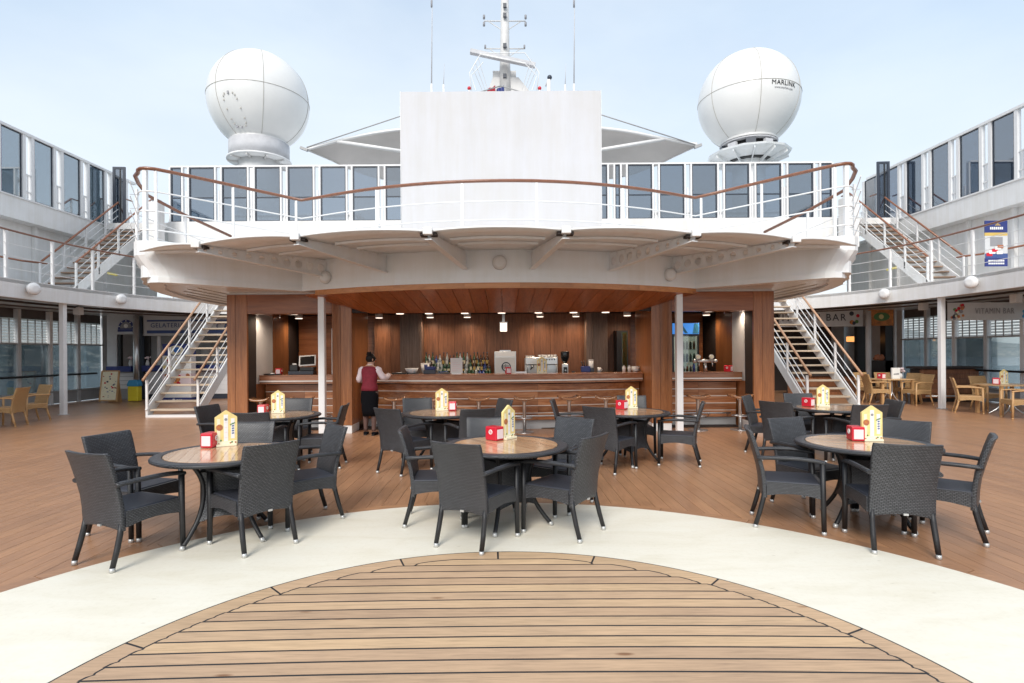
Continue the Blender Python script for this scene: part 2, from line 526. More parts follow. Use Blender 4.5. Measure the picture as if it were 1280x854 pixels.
t.link(t.mapping(co, (1.0, 2.6, 1.0)), vo.inputs["Vector"])
c = t.mix(0.55, c, t.ramp(vo.outputs["Distance"], [(0.018, (0.62, 0.58, 0.52)), (0.05, (1, 1, 1))]), 'MULTIPLY')
scf = t.noise(t.mapping(co, (0.6, 9.0, 1)), 2.2, 5, 0.7, 1.2)
c = t.mix(0.5, c, t.ramp(scf, [(0.66, (1, 1, 1)), (0.80, (0.84, 0.82, 0.78))]), 'MULTIPLY')
t.link(c, t.b.inputs["Base Color"]); t.b.inputs["Roughness"].default_value = 0.42
t.bump(t.noise(co, 60, 3), 0.1, 0.003)
M['cream'] = t.m
M['rattan'] = weave('charcoal_rattan', (0.058, 0.060, 0.067), (0.090, 0.093, 0.103), 0.40, 0.027, 0.0128)
M['rattan_arm'] = weave('charcoal_rattan_wrap', (0.068, 0.071, 0.082), (0.092, 0.096, 0.108), 0.36, 0.012, 0.010)  # lighter, bluer wrap: sky reflection put into the colour
M['seat_cloth'] = plain('slate_seat_sling', (0.036, 0.039, 0.052), 0.55, var=0.15, scale=30, bump=0.3)
M['leg_dark'] = plain('dark_wrapped_leg', (0.012, 0.012, 0.014), 0.4, var=0.1, scale=40, bump=0.3)
M['foot'] = plain('silver_foot_cap', (0.55, 0.55, 0.54), 0.35, 0.5)
M['tan'] = weave('honey_rattan', (0.58, 0.34, 0.14), (0.68, 0.43, 0.20), 0.5, 0.034, 0.017)
M['tan_plain'] = plain('honey_frame', (0.52, 0.31, 0.14), 0.45, var=0.1)
M['tan_top'] = plain('honey_table_top', (0.58, 0.38, 0.20), 0.35, var=0.12)
M['chrome'] = plain('brushed_steel', (0.62, 0.62, 0.62), 0.28, 0.9, var=0.05)
M['steel_strip'] = plain('pale_inlay_strip', (0.82, 0.76, 0.70), 0.3, 0.1, var=0.04)
M['black'] = plain('black_plastic', (0.015, 0.015, 0.016), 0.35)
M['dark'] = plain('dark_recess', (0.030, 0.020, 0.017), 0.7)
M['dark_frame'] = plain('navy_grey_frame', (0.035, 0.045, 0.065), 0.4)
M['red'] = plain('red_plastic', (0.58, 0.02, 0.04), 0.25, var=0.04)
M['flag_red'] = plain('flag_red_cloth', (0.36, 0.02, 0.035), 0.8)
M['paper'] = plain('white_paper', (0.80, 0.80, 0.78), 0.7, var=0.02)
M['paper_pink'] = plain('pinkish_label', (0.80, 0.66, 0.68), 0.6, var=0.05)
M['yellow_card'] = plain('yellow_card', (0.80, 0.64, 0.27), 0.5, var=0.12, scale=14)
M['cream_card'] = plain('pale_yellow_print', (0.84, 0.79, 0.58), 0.5, var=0.06, scale=20)
M['brown_print'] = plain('brown_print', (0.42, 0.15, 0.07), 0.5, var=0.3, scale=60)
M['blue_print'] = plain('blue_print', (0.05, 0.09, 0.25), 0.5)
M['green_print'] = plain('green_print', (0.10, 0.22, 0.07), 0.5)
M['grey_print'] = plain('grey_print', (0.28, 0.28, 0.30), 0.5)
M['navy'] = plain('navy_blue', (0.03, 0.045, 0.19), 0.4)
M['blue'] = plain('mid_blue', (0.035, 0.16, 0.50), 0.35)
M['sky_blue'] = plain('light_blue_plastic', (0.05, 0.28, 0.50), 0.4)
M['yellow'] = plain('yellow_plastic', (0.75, 0.62, 0.03), 0.4)
M['orange'] = plain('orange_print', (0.55, 0.20, 0.05), 0.5, var=0.5, scale=6)
M['maroon'] = plain('maroon_waistcoat', (0.20, 0.014, 0.030), 0.8, var=0.15, scale=18, bump=0.3)
M['shirt'] = plain('pale_pink_white_shirt', (0.76, 0.66, 0.70), 0.8, var=0.06, scale=12)
M['skirt'] = plain('black_skirt', (0.006, 0.006, 0.008), 0.9, spec=0.1)
M['tights'] = plain('sheer_dark_tights', (0.11, 0.062, 0.052), 0.6, var=0.15, scale=14)
M['skin'] = plain('skin', (0.50, 0.29, 0.21), 0.5, var=0.05)
M['hair'] = plain('black_hair', (0.008, 0.006, 0.006), 0.6, var=0.4, scale=40, spec=0.25)
M['fabric_tent'] = plain('tent_membrane', (0.60, 0.57, 0.55), 0.6, var=0.08, scale=0.5)
M['radome'] = plain('radome_gelcoat', (0.76, 0.755, 0.74), 0.28, var=0.04, scale=0.5)
M['concrete_grey'] = plain('weathered_grey_paint', (0.52, 0.52, 0.54), 0.6, var=0.12, scale=2.5)
M['seam'] = plain('seam_sealant', (0.42, 0.40, 0.36), 0.6)
M['mast'] = plain('mast_grey_paint', (0.62, 0.61, 0.60), 0.45, var=0.08)
M['wall_grey'] = plain('pale_grey_panel', (0.58, 0.59, 0.60), 0.5, var=0.06)
M['kick_grey'] = plain('grey_kick_panel', (0.38, 0.38, 0.38), 0.5, var=0.08)
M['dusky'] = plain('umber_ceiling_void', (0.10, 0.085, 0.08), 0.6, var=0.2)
t = NT('translucent_louvre')
t.b.inputs["Base Color"].default_value = (0.78, 0.77, 0.74, 1)
t.b.inputs["Roughness"].default_value = 0.5
_tl = t.new("ShaderNodeBsdfTranslucent"); _tl.inputs[0].default_value = (0.9, 0.89, 0.86, 1)
_ms = t.new("ShaderNodeMixShader"); _ms.inputs[0].default_value = 0.8
t.link(t.b.outputs[0], _ms.inputs[1]); t.link(_tl.outputs[0], _ms.inputs[2])
t.link(_ms.outputs[0], t.n["Material Output"].inputs[0])
M['shade_slat'] = t.m
M['lamp'] = emit('warm_lamp_diffuser', (1.0, 0.84, 0.70), 1.0)
M['fridge_light'] = emit('lit_fridge_interior', (0.72, 0.78, 0.62), 0.30)
M['fridge_header'] = emit('lit_fridge_header', (0.05, 0.22, 0.62), 0.55)
M['lamp_dim'] = emit('amber_lamp_shade', (1.0, 0.42, 0.12), 0.7)
M['screen_black'] = plain('black_screen', (0.012, 0.014, 0.016), 0.12)
M['glass_pane'] = glass('blue_grey_safety_glass', (0.32, 0.38, 0.44), 0.24)
M['glass_side'] = glass('teal_safety_glass', (0.42, 0.50, 0.54), 0.30)
M['glass_side_dark'] = glass('slate_safety_glass', (0.30, 0.35, 0.42), 0.24)
M['glass_low'] = glass('deck_window_glass', (0.74, 0.79, 0.80), 0.10)
M['glass_clear'] = glass('clear_glass', (0.80, 0.86, 0.86), 0.10)
M['door_glass'] = plain('dark_door_glass', (0.02, 0.035, 0.05), 0.08)
M['bottle_green'] = plain('green_bottle_glass', (0.02, 0.07, 0.025), 0.08, coat=0.5)
M['bottle_brown'] = plain('brown_bottle_glass', (0.06, 0.022, 0.008), 0.08, coat=0.5)
M['bottle_clear'] = plain('clear_bottle_glass', (0.42, 0.46, 0.46), 0.06, coat=0.5)
M['bottle_blue'] = plain('blue_bottle_glass', (0.02, 0.05, 0.22), 0.08, coat=0.5)
M['gold'] = plain('gold_print', (0.60, 0.42, 0.12), 0.4)

# ================================================================== SETTING
def struct(o, label=None): return tag(o, label, None, None, 'structure')

# sea and coast outside the ship, haze painted in as greyer tones
t = NT('open_sea')
co = t.coord()
t.link(t.ramp(t.noise(co, 0.02, 5, 0.6), [(0.3, (0.12, 0.16, 0.18)), (0.7, (0.17, 0.22, 0.24))]), t.b.inputs["Base Color"])
t.b.inputs["Roughness"].default_value = 0.25
t.bump(t.noise(co, 0.5, 4), 0.5, 0.4)
struct(MB().box(-6000, 6000, -4000, 9000, -23, -22).build('sea', t.m))
t = NT('far_coast')
co = t.coord()
c = t.ramp(t.noise(co, 0.012, 6, 0.65), [(0.35, (0.15, 0.19, 0.20)), (0.6, (0.27, 0.31, 0.32))])
spz = t.new("ShaderNodeSeparateXYZ"); t.link(co, spz.inputs[0])
town = t.ramp(t.noise(t.mapping(co, (1, 1, 3.0)), 0.06, 4, 0.7), [(0.52, (0, 0, 0)), (0.62, (1, 1, 1))])
mr = t.new("ShaderNodeMapRange"); mr.inputs["From Min"].default_value = 45; mr.inputs["From Max"].default_value = 5
t.link(spz.outputs[2], mr.inputs["Value"])
fac = t.math('MULTIPLY', town, mr.outputs[0])
t.link(t.mix(fac, c, (0.62, 0.58, 0.52)), t.b.inputs["Base Color"])
t.b.inputs["Roughness"].default_value = 0.9
coast = t.m
def ridge(name, pts, h, depth, seed):
    rr = random.Random(seed); mb = MB(); n = 60; rows = 7
    vs = []
    ph = [rr.uniform(0, 6.28) for _ in range(6)]
    for i in range(n+1):
        s = i/n
        k = s*(len(pts)-1); a = int(min(k, len(pts)-2)); f_ = k-a
        x = pts[a][0]*(1-f_)+pts[a+1][0]*f_; y = pts[a][1]*(1-f_)+pts[a+1][1]*f_
        L = math.hypot(x, y); ux, uy = x/L, y/L
        hh = h*(0.55+0.22*math.sin(5*s*PI+ph[0])+0.15*math.sin(13*s*PI+ph[1])+0.08*math.sin(31*s*PI+ph[2]))
        for j in range(rows):
            q = j/(rows-1)
            z = -23+(hh+23)*math.sin(q*PI/2)**1.2 + rr.uniform(-1, 1)*h*0.03*(0 < j)
            vs.append((x+ux*depth*q, y+uy*depth*q, z))
    fs = [(i*rows+j, (i+1)*rows+j, (i+1)*rows+j+1, i*rows+j+1) for i in range(n) for j in range(rows-1)]
    mb.add(vs, fs, True)
    return struct(mb.build(name, coast))
ridge('hills', [(-700, -80), (-820, 500), (-700, 1100), (-300, 1600), (300, 1700)], 85, 300, 3)
ridge('hills', [(1500, 200), (1500, 1100), (1000, 2000), (300, 2500)], 110, 500, 5)

# ship's main deck
CY, R_IN, R_OUT, R_BR = 2.25, 2.352, 3.86, 3.99
deck = struct(MB().box(-15.2, 15.2, -5, 27, -0.30, -0.012).build('deck_floor', M['gap']))
pitch, gapw, ZT = 0.146, 0.0038, 0.0
long_me = None
nb = int(15.0/pitch)
for i in range(-nb, nb):
    x0 = i*pitch + gapw/2; x1 = (i+1)*pitch - gapw/2
    xm = (x0+x1)/2
    far = 26.0
    mb = MB()
    if max(abs(x0), abs(x1)) >= R_BR:
        # local X runs along the plank
        if long_me is None:
            m2 = MB().box(0, 30.0, -(pitch-gapw)/2, (pitch-gapw)/2, -0.014, 0.0)
            long_me = m2.mesh('deck_plank', M['deck'])
        me = long_me
        o = obj_from('deck_plank', me, deck, (xm, -4.0, 0), (0, 0, PI/2))
    else:
        ya = CY + math.sqrt(R_BR**2 - x0*x0) + 0.004; yb = CY + math.sqrt(R_BR**2 - x1*x1) + 0.004
        h = (pitch-gapw)/2
        # after +90 deg about Z: local (u,v) -> world (x=-v+xm, y=u)
        o = mb.prism([(ya, h), (yb, -h), (far, -h), (far, h)], -0.014, 0.0).build('deck_plank', M['deck'], deck, loc=(xm, 0, 0), rot=(0, 0, PI/2))
# brown border planks round the cream ring
for k in range(16):
    a0 = R(-8 + k*12.25); a1 = R(-8 + (k+1)*12.25) - 0.0016
    n = 10
    o_ = [(R_BR*math.cos(a0+(a1-a0)*i/n), CY+R_BR*math.sin(a0+(a1-a0)*i/n)) for i in range(n+1)]
    i_ = [((R_OUT+0.003)*math.cos(a0+(a1-a0)*i/n), CY+(R_OUT+0.003)*math.sin(a0+(a1-a0)*i/n)) for i in range(n+1)]
    MB().strip(i_, o_, -0.013, 0.0015).build('border_plank', M['deck'], deck)
# cream ring
n = 160
ri = [((R_IN)*math.cos(2*PI*i/n), CY+(R_IN)*math.sin(2*PI*i/n)) for i in range(n+1)]
ro = [((R_OUT)*math.cos(2*PI*i/n), CY+(R_OUT)*math.sin(2*PI*i/n)) for i in range(n+1)]
struct(MB().strip(ri, ro, -0.011, 0.004).build('cream_deck_ring', M['cream']))
# teak disc: dark caulk bed, straight planks nibbed into a margin of curved planks
disc = struct(MB().prism([((R_IN+0.005)*math.cos(2*PI*i/n), CY+(R_IN+0.005)*math.sin(2*PI*i/n)) for i in range(n)], -0.011, 0.0086).build('teak_disc', M['caulk']))
R_M = R_IN - 0.135
joints = [-20, 3, 26.3, 49, 72.0, 91.2, 110.5, 134.2, 156.5, 179, 200]
TP = 0.1205
def bow(x, y):
    return y - 0.010*x*x + 0.004*x
plank_edges = []
yy = CY + R_M - 0.034
rows = []
while yy > CY - 1.9:
    rows.append((yy - TP, yy)); yy -= TP
nib = 0.045
def inner_r(x_sign, y):
    pass
for (y0, y1) in [(CY+R_M-0.030, CY+R_M+0.02)] + rows:
    g = 0.0078
    ya, yb = y0+g, y1-g
    # half chord where the plank's lower and upper edges meet the margin
    def chord(y):
        d = y - CY
        return math.sqrt(max(0.0, (R_M-0.006)**2 - d*d))
    if y1 > CY+R_M:
        continue
    poly = []
    xa, xb = chord(ya), chord(yb)
    # lower edge reaches out to the arc, a short nib returns towards the centre, then the arc side
    lo_x = xa + 0.02 if ya > CY else xa
    NB = 0.042
    if yb > CY + 0.2 and chord(ya+NB) > 0.1:
        ch = chord(ya+NB)
        right = [(ch+0.022, ya), (ch+0.006, ya+NB*0.72), (ch-0.012, ya+NB)]
        for q_ in (0.33, 0.66):
            yq = ya+NB+(yb-ya-NB)*q_; right.append((chord(yq), yq))
        right.append((xb, yb))
    else:
        right = [(xa, ya), (xb, yb)]
    m = 14
    def outline(gy, gx):
        rt = []
        for i, p in enumerate(right):
            x_, y_ = p
            if gx > 0:
                if len(right) > 2 and i < 2: x_ += gx
                else:
                    L_ = math.hypot(x_, y_-CY); x_, y_ = x_*(1+gx*0.75/L_), CY+(y_-CY)*(1+gx*0.75/L_)
                if i == 0: y_ = p[1]-gy
                if i == len(right)-1: y_ = max(y_, p[1]+gy)
            rt.append((x_, y_))
        bot = [(-rt[0][0] + 2*rt[0][0]*i/m, rt[0][1]) for i in range(1, m)]
        tp = [(rt[-1][0] - 2*rt[-1][0]*i/m, rt[-1][1]) for i in range(1, m)]
        pl = bot + rt + tp + [(-p[0], p[1]) for p in rt[::-1]]
        return [(p[0], bow(p[0], p[1])) for p in pl]
    MB().prism(outline(0, 0), 0.004, 0.0104).build('teak_plank', M['teak'], disc)
    MB().prism(outline(g-0.0002, 0.020), 0.003, 0.0098).build('caulk_seam', M['caulk'], disc)
for a, b in zip(joints[:-1], joints[1:]):
    a0, a1 = R(a)+0.0032, R(b)-0.0032
    n = 16
    outer = [((R_IN-0.007)*math.cos(a0+(a1-a0)*i/n), CY+(R_IN-0.007)*math.sin(a0+(a1-a0)*i/n)) for i in range(n+1)]
    inner = []
    for i in range(n+1):
        an = a0+(a1-a0)*i/n
        inner.append(((R_M-0.046)*math.cos(an), CY+(R_M-0.046)*math.sin(an)))
    MB().strip(inner, outer, 0.002, 0.0092).build('margin_plank', M['teak'], disc)

# ================================================================== TERRACE over the bar
def arcpts(pts, n):
    return pts
half = []
for i in range(13):
    x = 3.87*i/12
    half.append((x, 9.8 + 1.2*(x/3.87)**2))
half += [(4.6, 10.37), (5.2, 9.86), (5.55, 9.57), (5.75, 9.43), (5.90, 9.37), (6.03, 9.39), (6.14, 9.48), (6.24, 9.63)]
half_side = [(6.40, 9.95), (6.66, 10.35), (6.92, 11.1), (7.10, 11.9), (7.2, 12.8), (7.2, 14.0), (7.0, 14.6)]
front = [(-x, y) for x, y in half[::-1]] + half[1:]
full = [(-x, y) for x, y in half_side[::-1]] + front + half_side
SL, SR = 1.014, 0.982          # the platform is a little wider to the left of the camera axis
def skew(pts): return [(p[0]*(SL if p[0] < 0 else SR), *p[1:]) for p in pts]
front, full = skew(front), skew(full)
def offset(pts, d):
    out = []
    for i, p in enumerate(pts):
        a = Vector(pts[max(i-1, 0)]); b = Vector(pts[min(i+1, len(pts)-1)])
        t_ = (b-a).normalized(); nrm = Vector((-t_.y, t_.x))
        out.append((p[0]+nrm.x*d, p[1]+nrm.y*d))
    return out
terr = empty('upper_terrace', (0, 11, 2.87), label='white curved terrace roofing the wooden bar, with fanned underside panels', cat='terrace')
def P_(mb, name, mat, parent=terr, bevel=0.0):
    """build in world coordinates under an Empty that is itself offset"""
    o = mb.build(name, mat, parent, bevel)
    o.matrix_parent_inverse = Matrix.Translation(parent.location).inverted() if parent.rotation_euler.z == 0 else parent.matrix_basis.inverted()
    return o
rim_in = offset(full, 0.10)
nf = len(full)
# rim: kept vertical along the front, leaning under at the rounded flanks
# the wall leans under towards the rounded flanks
def under(p):
    k = max(0.0, min(1.0, (abs(p[0])-4.2)/1.6))
    return (p[0]*(1-0.030*k), p[1]+0.10*k)
full_b = [under(p) for p in full]
mb = MB(); vs = []; ZR = [(2.955, 1.0), (3.08, 0.75), (3.22, 0.30), (3.32, 0.0), (3.56, 0.0)]
for (a, b_, c_) in zip(full, full_b, rim_in):
    for z, w in ZR: vs.append((a[0]+(b_[0]-a[0])*w, a[1]+(b_[1]-a[1])*w, z))
    vs += [(c_[0], c_[1], 3.56), (c_[0], c_[1], 2.955)]
q = len(ZR)+2
fs = [(i*q+j, (i+1)*q+j, (i+1)*q+(j+1) % q, i*q+(j+1) % q) for i in range(nf-1) for j in range(q)]
fs += [tuple(range(q)), tuple((nf-1)*q+j for j in range(q))[::-1]]
P_(mb.add(vs, fs, False), 'rim_wall', M['white_soffit'])
lip_o, lip_i = offset(full_b, -0.02), offset(full_b, 0.22)
P_(MB().strip(lip_o, lip_i, 2.865, 2.958), 'rim_lip', M['white_soffit'])
def plate(d, z0, z1, name, mat):
    f_ = [p for p in offset(full, d) if abs(p[0]) <= 5.75 and p[1] < 11.2]
    P_(MB().strip(f_, [(p[0], 14.6) for p in f_], z0, z1), name, mat)
    xe = max(p[0] for p in f_)
    for sx in (-1, 1):
        K_ = SL if sx < 0 else SR
        xe = max(sx*p[0] for p in f_)
        o_ = [(sx*(p[0]*K_-d), p[1]) for p in half_side]
        o_ = [(sx*(xe+0.06), 9.47+d*1.2), (sx*(xe+0.25), 9.50+d*1.2)] + o_
        P_(MB().strip(o_, [(sx*(xe+0.001), p[1]) for p in o_], z0, z1), name, mat)
plate(0.11, 3.36, 3.50, 'terrace_deck', M['white'])
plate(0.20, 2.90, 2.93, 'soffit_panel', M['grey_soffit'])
# narrow seams between soffit boards in the flanks
for sx in (-1, 1):
    for k in range(5):
        x = 5.75 + 0.28*k
        y0 = 10.6 + 0.35*k*k*0.35
        P_(MB().box(sx*x-0.006, sx*x+0.006, y0, 14.3, 2.892, 2.90), 'soffit_seam', M['seam'])
# fan of shallow arched panels, carried on radiating perforated beams
ARC_R, ARC_D = 13.0, 7.78
def arc_y(x): return ARC_D + ARC_R - math.sqrt(ARC_R**2 - x*x)
bo = [-5.98, -4.72, -2.99, -1.03, 0.90, 2.80, 4.50, 5.80]      # beam outer ends
bi = [-5.70, -3.35, -2.10, -0.63, 0.53, 1.95, 3.25, 5.50]      # beam inner ends, at the rim
def rim_y(x):
    x = abs(x)/(SL if x < 0 else SR)
    for (xa, ya), (xb, yb) in zip(half[:-1], half[1:]):
        if xa <= x <= xb: return ya + (yb-ya)*(x-xa)/(xb-xa)
    return 9.2
for k in range(7):
    n = 14; mo = []
    vs = []
    q = 5
    for i in range(n+1):
        s = i/n
        xo = bo[k]+0.004+(bo[k+1]-bo[k]-0.008)*s; xi = bi[k]+0.003+(bi[k+1]-bi[k]-0.006)*s
        yo = arc_y(xo); yi = max(rim_y(xi)+0.05, yo+0.05)
        bulge = 0.045*(1-(2*s-1)**2)
        for j in range(q+1):
            w = j/q
            z = 3.335 + bulge*(1-w) + 0.10*w
            vs.append((xo+(xi-xo)*w, yo+(yi-yo)*w, z))
    N = len(vs)
    top = [(x, y, z+0.028) for x, y, z in vs]
    fs = []
    for i in range(n):
        for j in range(q):
            a, b, c_, d_ = i*(q+1)+j, (i+1)*(q+1)+j, (i+1)*(q+1)+j+1, i*(q+1)+j+1
            fs += [(a, b, c_, d_), (N+a, N+d_, N+c_, N+b)]
        fs += [(i*(q+1), N+i*(q+1), N+(i+1)*(q+1), (i+1)*(q+1)), (i*(q+1)+q, (i+1)*(q+1)+q, N+(i+1)*(q+1)+q, N+i*(q+1)+q)]
    for j in range(q):
        fs += [(j, j+1, N+j+1, N+j), (n*(q+1)+j, N+n*(q+1)+j, N+n*(q+1)+j+1, n*(q+1)+j+1)]
    pan = P_(MB().add(vs+top, fs, True), 'canopy_panel', M['white_soffit'])
    # two purlins under each panel, stopping just short of the beams
    for w in (0.30, 0.55):
        pts = []
        for i in range(1, n):
            s = 0.01 + 0.98*i/n
            xo = bo[k]+(bo[k+1]-bo[k])*s; xi = bi[k]+(bi[k+1]-bi[k])*s
            yo = arc_y(xo); yi = max(rim_y(xi)-0.03, yo+0.05)
            pts.append((xo+(xi-xo)*w, yo+(yi-yo)*w, 3.335+0.045*(1-(2*s-1)**2)*(1-w)+0.10*w-0.03))
        mb = MB()
        for a, b in zip(pts[:-1], pts[1:]): mb.bar(a, b, 0.04, 0.035)
        P_(mb, 'purlin', M['white_soffit'])
    # dark ends of the gutters
    for s in (0.035, 0.965):
        xo = bo[k]+(bo[k+1]-bo[k])*s
        if abs(xo) > 5.3: continue
        P_(MB().cbox((xo, arc_y(xo)+0.12, 3.315), (0.10, 0.16, 0.035)), 'gutter_gap', M['dark'])
for k in range(1, 7):
    A = Vector((bo[k], arc_y(bo[k])+0.02, 0)); B = Vector((bi[k], rim_y(bi[k])-0.01, 0))
    if (B-A).length < 0.25: B = A + Vector((0, 0.25, 0))
    zb0, zb1, zt = 3.235, 3.10, 3.33
    L = (B-A).length; dr = (B-A)/L; nr = Vector((-dr.y, dr.x, 0))
    mb = MB()
    cells = max(2, int(L/0.22))
    for side in (-1, 1):
        for c_ in range(cells):
            s0, s1 = c_/cells, (c_+1)/cells
            za, zb = zb0+(zb1-zb0)*s0, zb0+(zb1-zb0)*s1
            ta, tb = zt+0.09*s0, zt+0.09*s1
            cx = (s0+s1)/2; cz = (za+zb+ta+tb)/4; rad = 0.32*min(ta-za, (s1-s0)*L)
            if k not in (0, 1, 5, 6, 7): rad *= 0.02
            pts = []
            m = 16
            for j in range(m):
                a = 2*PI*(j+0.5)/m
                ux, uz = math.cos(a), math.sin(a)
                hs, hz = (s1-s0)*L/2, (ta+tb-za-zb)/4
                kk = min(hs/abs(ux) if abs(ux) > 1e-6 else 9, hz/abs(uz) if abs(uz) > 1e-6 else 9)
                pts.append(((ux*rad, uz*rad), (ux*kk, uz*kk)))
            vs = []
            for (pi, po) in pts:
                for pp in (pi, po):
                    w = A + dr*((cx*L)+pp[0]) + nr*(0.006*side)
                    vs.append((w.x, w.y, cz+pp[1]))
            mb.add(vs, [(2*j, 2*j+1, (2*j+3) % (2*m), (2*j+2) % (2*m)) for j in range(m)])
    P_(mb, 'beam_web', M['white_soffit'])
    fl = MB().bar((A.x, A.y, zb0), (B.x, B.y, zb1), 0.10, 0.016)
    P_(fl, 'beam_flange', M['white_soffit'])
    P_(MB().cbox((A.x, A.y-0.03, 3.34), (0.13, 0.10, 0.10)), 'beam_end_block', M['white'], bevel=0.01)
# round speaker in the middle of the rim, two lamps over the columns
def round_lamp(p, r, parent, mat, d=0.10, rz=0.0):
    mb = MB().lathe([(r, 0), (r, d*0.5), (r*0.9, d*0.85), (r*0.55, d)], 20)
    mb.xform(Matrix.Translation(p) @ Matrix.Rotation(rz, 4, 'Z') @ Matrix.Rotation(PI/2, 4, 'X'))
    return mb
sp_ = P_(round_lamp(Vector((-0.04, 9.80, 3.21)), 0.125, None, None), 'speaker_grille', M['grey_soffit'])
for x in (-3.35, 3.18):
    P_(round_lamp(Vector((x, rim_y(x)-0.02, 3.09)), 0.12, None, None), 'rim_lamp', M['grey_soffit'])

# timber soffit + fascia ring under the centre
wf = [p for p in full if abs(p[0]) <= 3.9 and p[1] < 11.2]
wf_i = offset(wf, 0.03); 
bar_top = empty('timber_soffit', (0, 10.6, 2.7), label='glossy reddish timber soffit with curved front board above the bar counter', cat='soffit')
n = len(wf)
segs = [(0, 5), (5, 9), (9, 12), (12, 15), (15, 19), (19, n-1)]
for a, b in segs:
    b = min(b, n-1)
    if a >= b: continue
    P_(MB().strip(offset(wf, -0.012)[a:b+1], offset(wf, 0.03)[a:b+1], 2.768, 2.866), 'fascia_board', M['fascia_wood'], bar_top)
# soffit boards fanning from the straight back edge to the curved front
def back_pt(s):            # s 0..1 left->right, chamfered in height at the ends
    x = -3.46 + 6.92*s
    ax = abs(x)
    z = 2.455 if ax < 2.75 else 2.455 + (ax-2.75)*0.32
    return Vector((x, 11.44, z))
def front_pt(s):
    x = -3.86 + 7.72*s
    return Vector((x, rim_y(x)+0.03, 2.775))
NBD = 26
for k in range(NBD):
    s0, s1 = k/NBD+0.0006, (k+1)/NBD-0.0006
    a, b, c_, d_ = front_pt(s0), front_pt(s1), back_pt(s1), back_pt(s0)
    vs = [a, b, c_, d_] + [p+Vector((0, 0, 0.03)) for p in (a, b, c_, d_)]
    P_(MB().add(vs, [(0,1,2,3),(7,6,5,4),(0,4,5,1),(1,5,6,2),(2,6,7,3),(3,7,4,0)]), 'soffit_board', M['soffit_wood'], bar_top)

# terrace railing
rl = empty('terrace_railing', (0, 9.8, 3.5), label='white railing with varnished handrail along the curved edge of the terrace over the bar', cat='railing')
rpath = [p for p in offset(front, 0.07)]
def at_z(pts, z): return [(p[0], p[1], z) for p in pts]
def rz(p): return 0.12*max(0.0, min(1.0, (abs(p[0])-3.87)/2.0))
hand = [(p[0], p[1], 4.67+rz(p)) for p in rpath]
L_end = [(-5.85, 12.7, 4.22), (-6.35, 11.4, 4.48), (-6.60, 10.6, 4.66), (-6.48, 10.15, 4.74), (-6.33, 9.82, 4.78)]
R_end = [(-x, y, z) for x, y, z in L_end[::-1]]
hpts = skew(L_end) + hand + skew(R_end)
mb = MB()
mb.tube(hpts, 0.036, 8, flat=0.8)
P_(mb, 'handrail', M['handrail'], rl)
for z in (4.31, 3.98, 3.66):
    P_(MB().tube([(p[0], p[1], z+rz(p)*0.8) for p in rpath], 0.013, 6), 'rail', M['white_metal'], rl)
for px in (196, 292, 371, 472, 579, 672, 779, 878, 954, 1045):
    x = None
    for p, q in zip(rpath[:-1], rpath[1:]):
        u0, u1 = 628+F*p[0]/p[1], 628+F*q[0]/q[1]
        if u0 <= px <= u1:
            s = (px-u0)/(u1-u0); x = (p[0]+(q[0]-p[0])*s, p[1]+(q[1]-p[1])*s)
    if x: P_(MB().box(x[0]-0.022, x[0]+0.022, x[1]-0.010, x[1]+0.010, 3.45, 4.64+rz(x)), 'post', M['white_metal'], rl)
for sx in (-1, 1):
    KX = SL if sx < 0 else SR
    P_(MB().box(sx*5.94*KX-0.035, sx*5.94*KX+0.035, 9.44, 9.51, 3.3, 4.77), 'end_post', M['white_metal'], rl, 0.01)
    for y, x, z in ((10.2, 6.55, 4.66), (11.4, 6.35, 4.44), (12.5, 5.93, 4.24)):
        P_(MB().box(sx*x*KX-0.02, sx*x*KX+0.02, y-0.02, y+0.02, 3.45, z), 'post', M['white_metal'], rl)
    # wire cross bracing beside the stair head
    for k in range(4):
        z = 3.62 + 0.24*k
        P_(MB().tube([(sx*6.15*KX, 9.4, z), (sx*6.5*KX, 10.2, z+0.22)], 0.008, 5), 'brace', M['white_metal'], rl)
        P_(MB().tube([(sx*6.15*KX, 9.4, z+0.22), (sx*6.5*KX, 10.2, z)], 0.008, 5), 'brace', M['white_metal'], rl)
    for dz in (0.0, -0.3):
        P_(MB().tube([(sx*6.55*KX, 10.2, 4.2+dz), (sx*6.35*KX, 11.4, 4.1+dz), (sx*5.93*KX, 12.5, 3.9+dz)], 0.009, 5), 'rail', M['white_metal'], rl)

# white projector lamps standing on the terrace edge
for x, nm in ((-2.33, 'left'), (2.12, 'right')):
    y = rim_y(x)+0.25
    e = empty('floodlight', (x, y, 3.5), label='small white floodlight on the terrace edge, %s of the big white screen' % nm, cat='floodlight', group='floodlights beside the screen')
    MB().cbox((0, 0, 0.47), (0.13, 0.10, 0.20)).build('lamp_head', M['white_metal'], e, bevel=0.03)
    MB().tube([(0, 0, 0), (0, 0, 0.22), (0.05*(-1 if x < 0 else 1), 0, 0.30), (0, 0, 0.38)], 0.014, 6).build('bracket', M['grey_print'], e)

# columns carrying the rim
for x, lab in ((-3.54, 'slim white column left of the bar, beside the cash register opening'), (3.47, 'slim white column right of the bar, in front of the drinks fridge')):
    e = empty('support_column', (x, 11.0, 0), label=lab, cat='column', group='white columns in front of the bar')
    MB().box(-0.063, 0.063, -0.063, 0.063, 0, 2.866).build('shaft', M['white_metal'], e, bevel=0.012)
    MB().box(-0.08, 0.08, -0.08, 0.08, 0.001, 0.02).build('base_plate', M['chrome'], e)

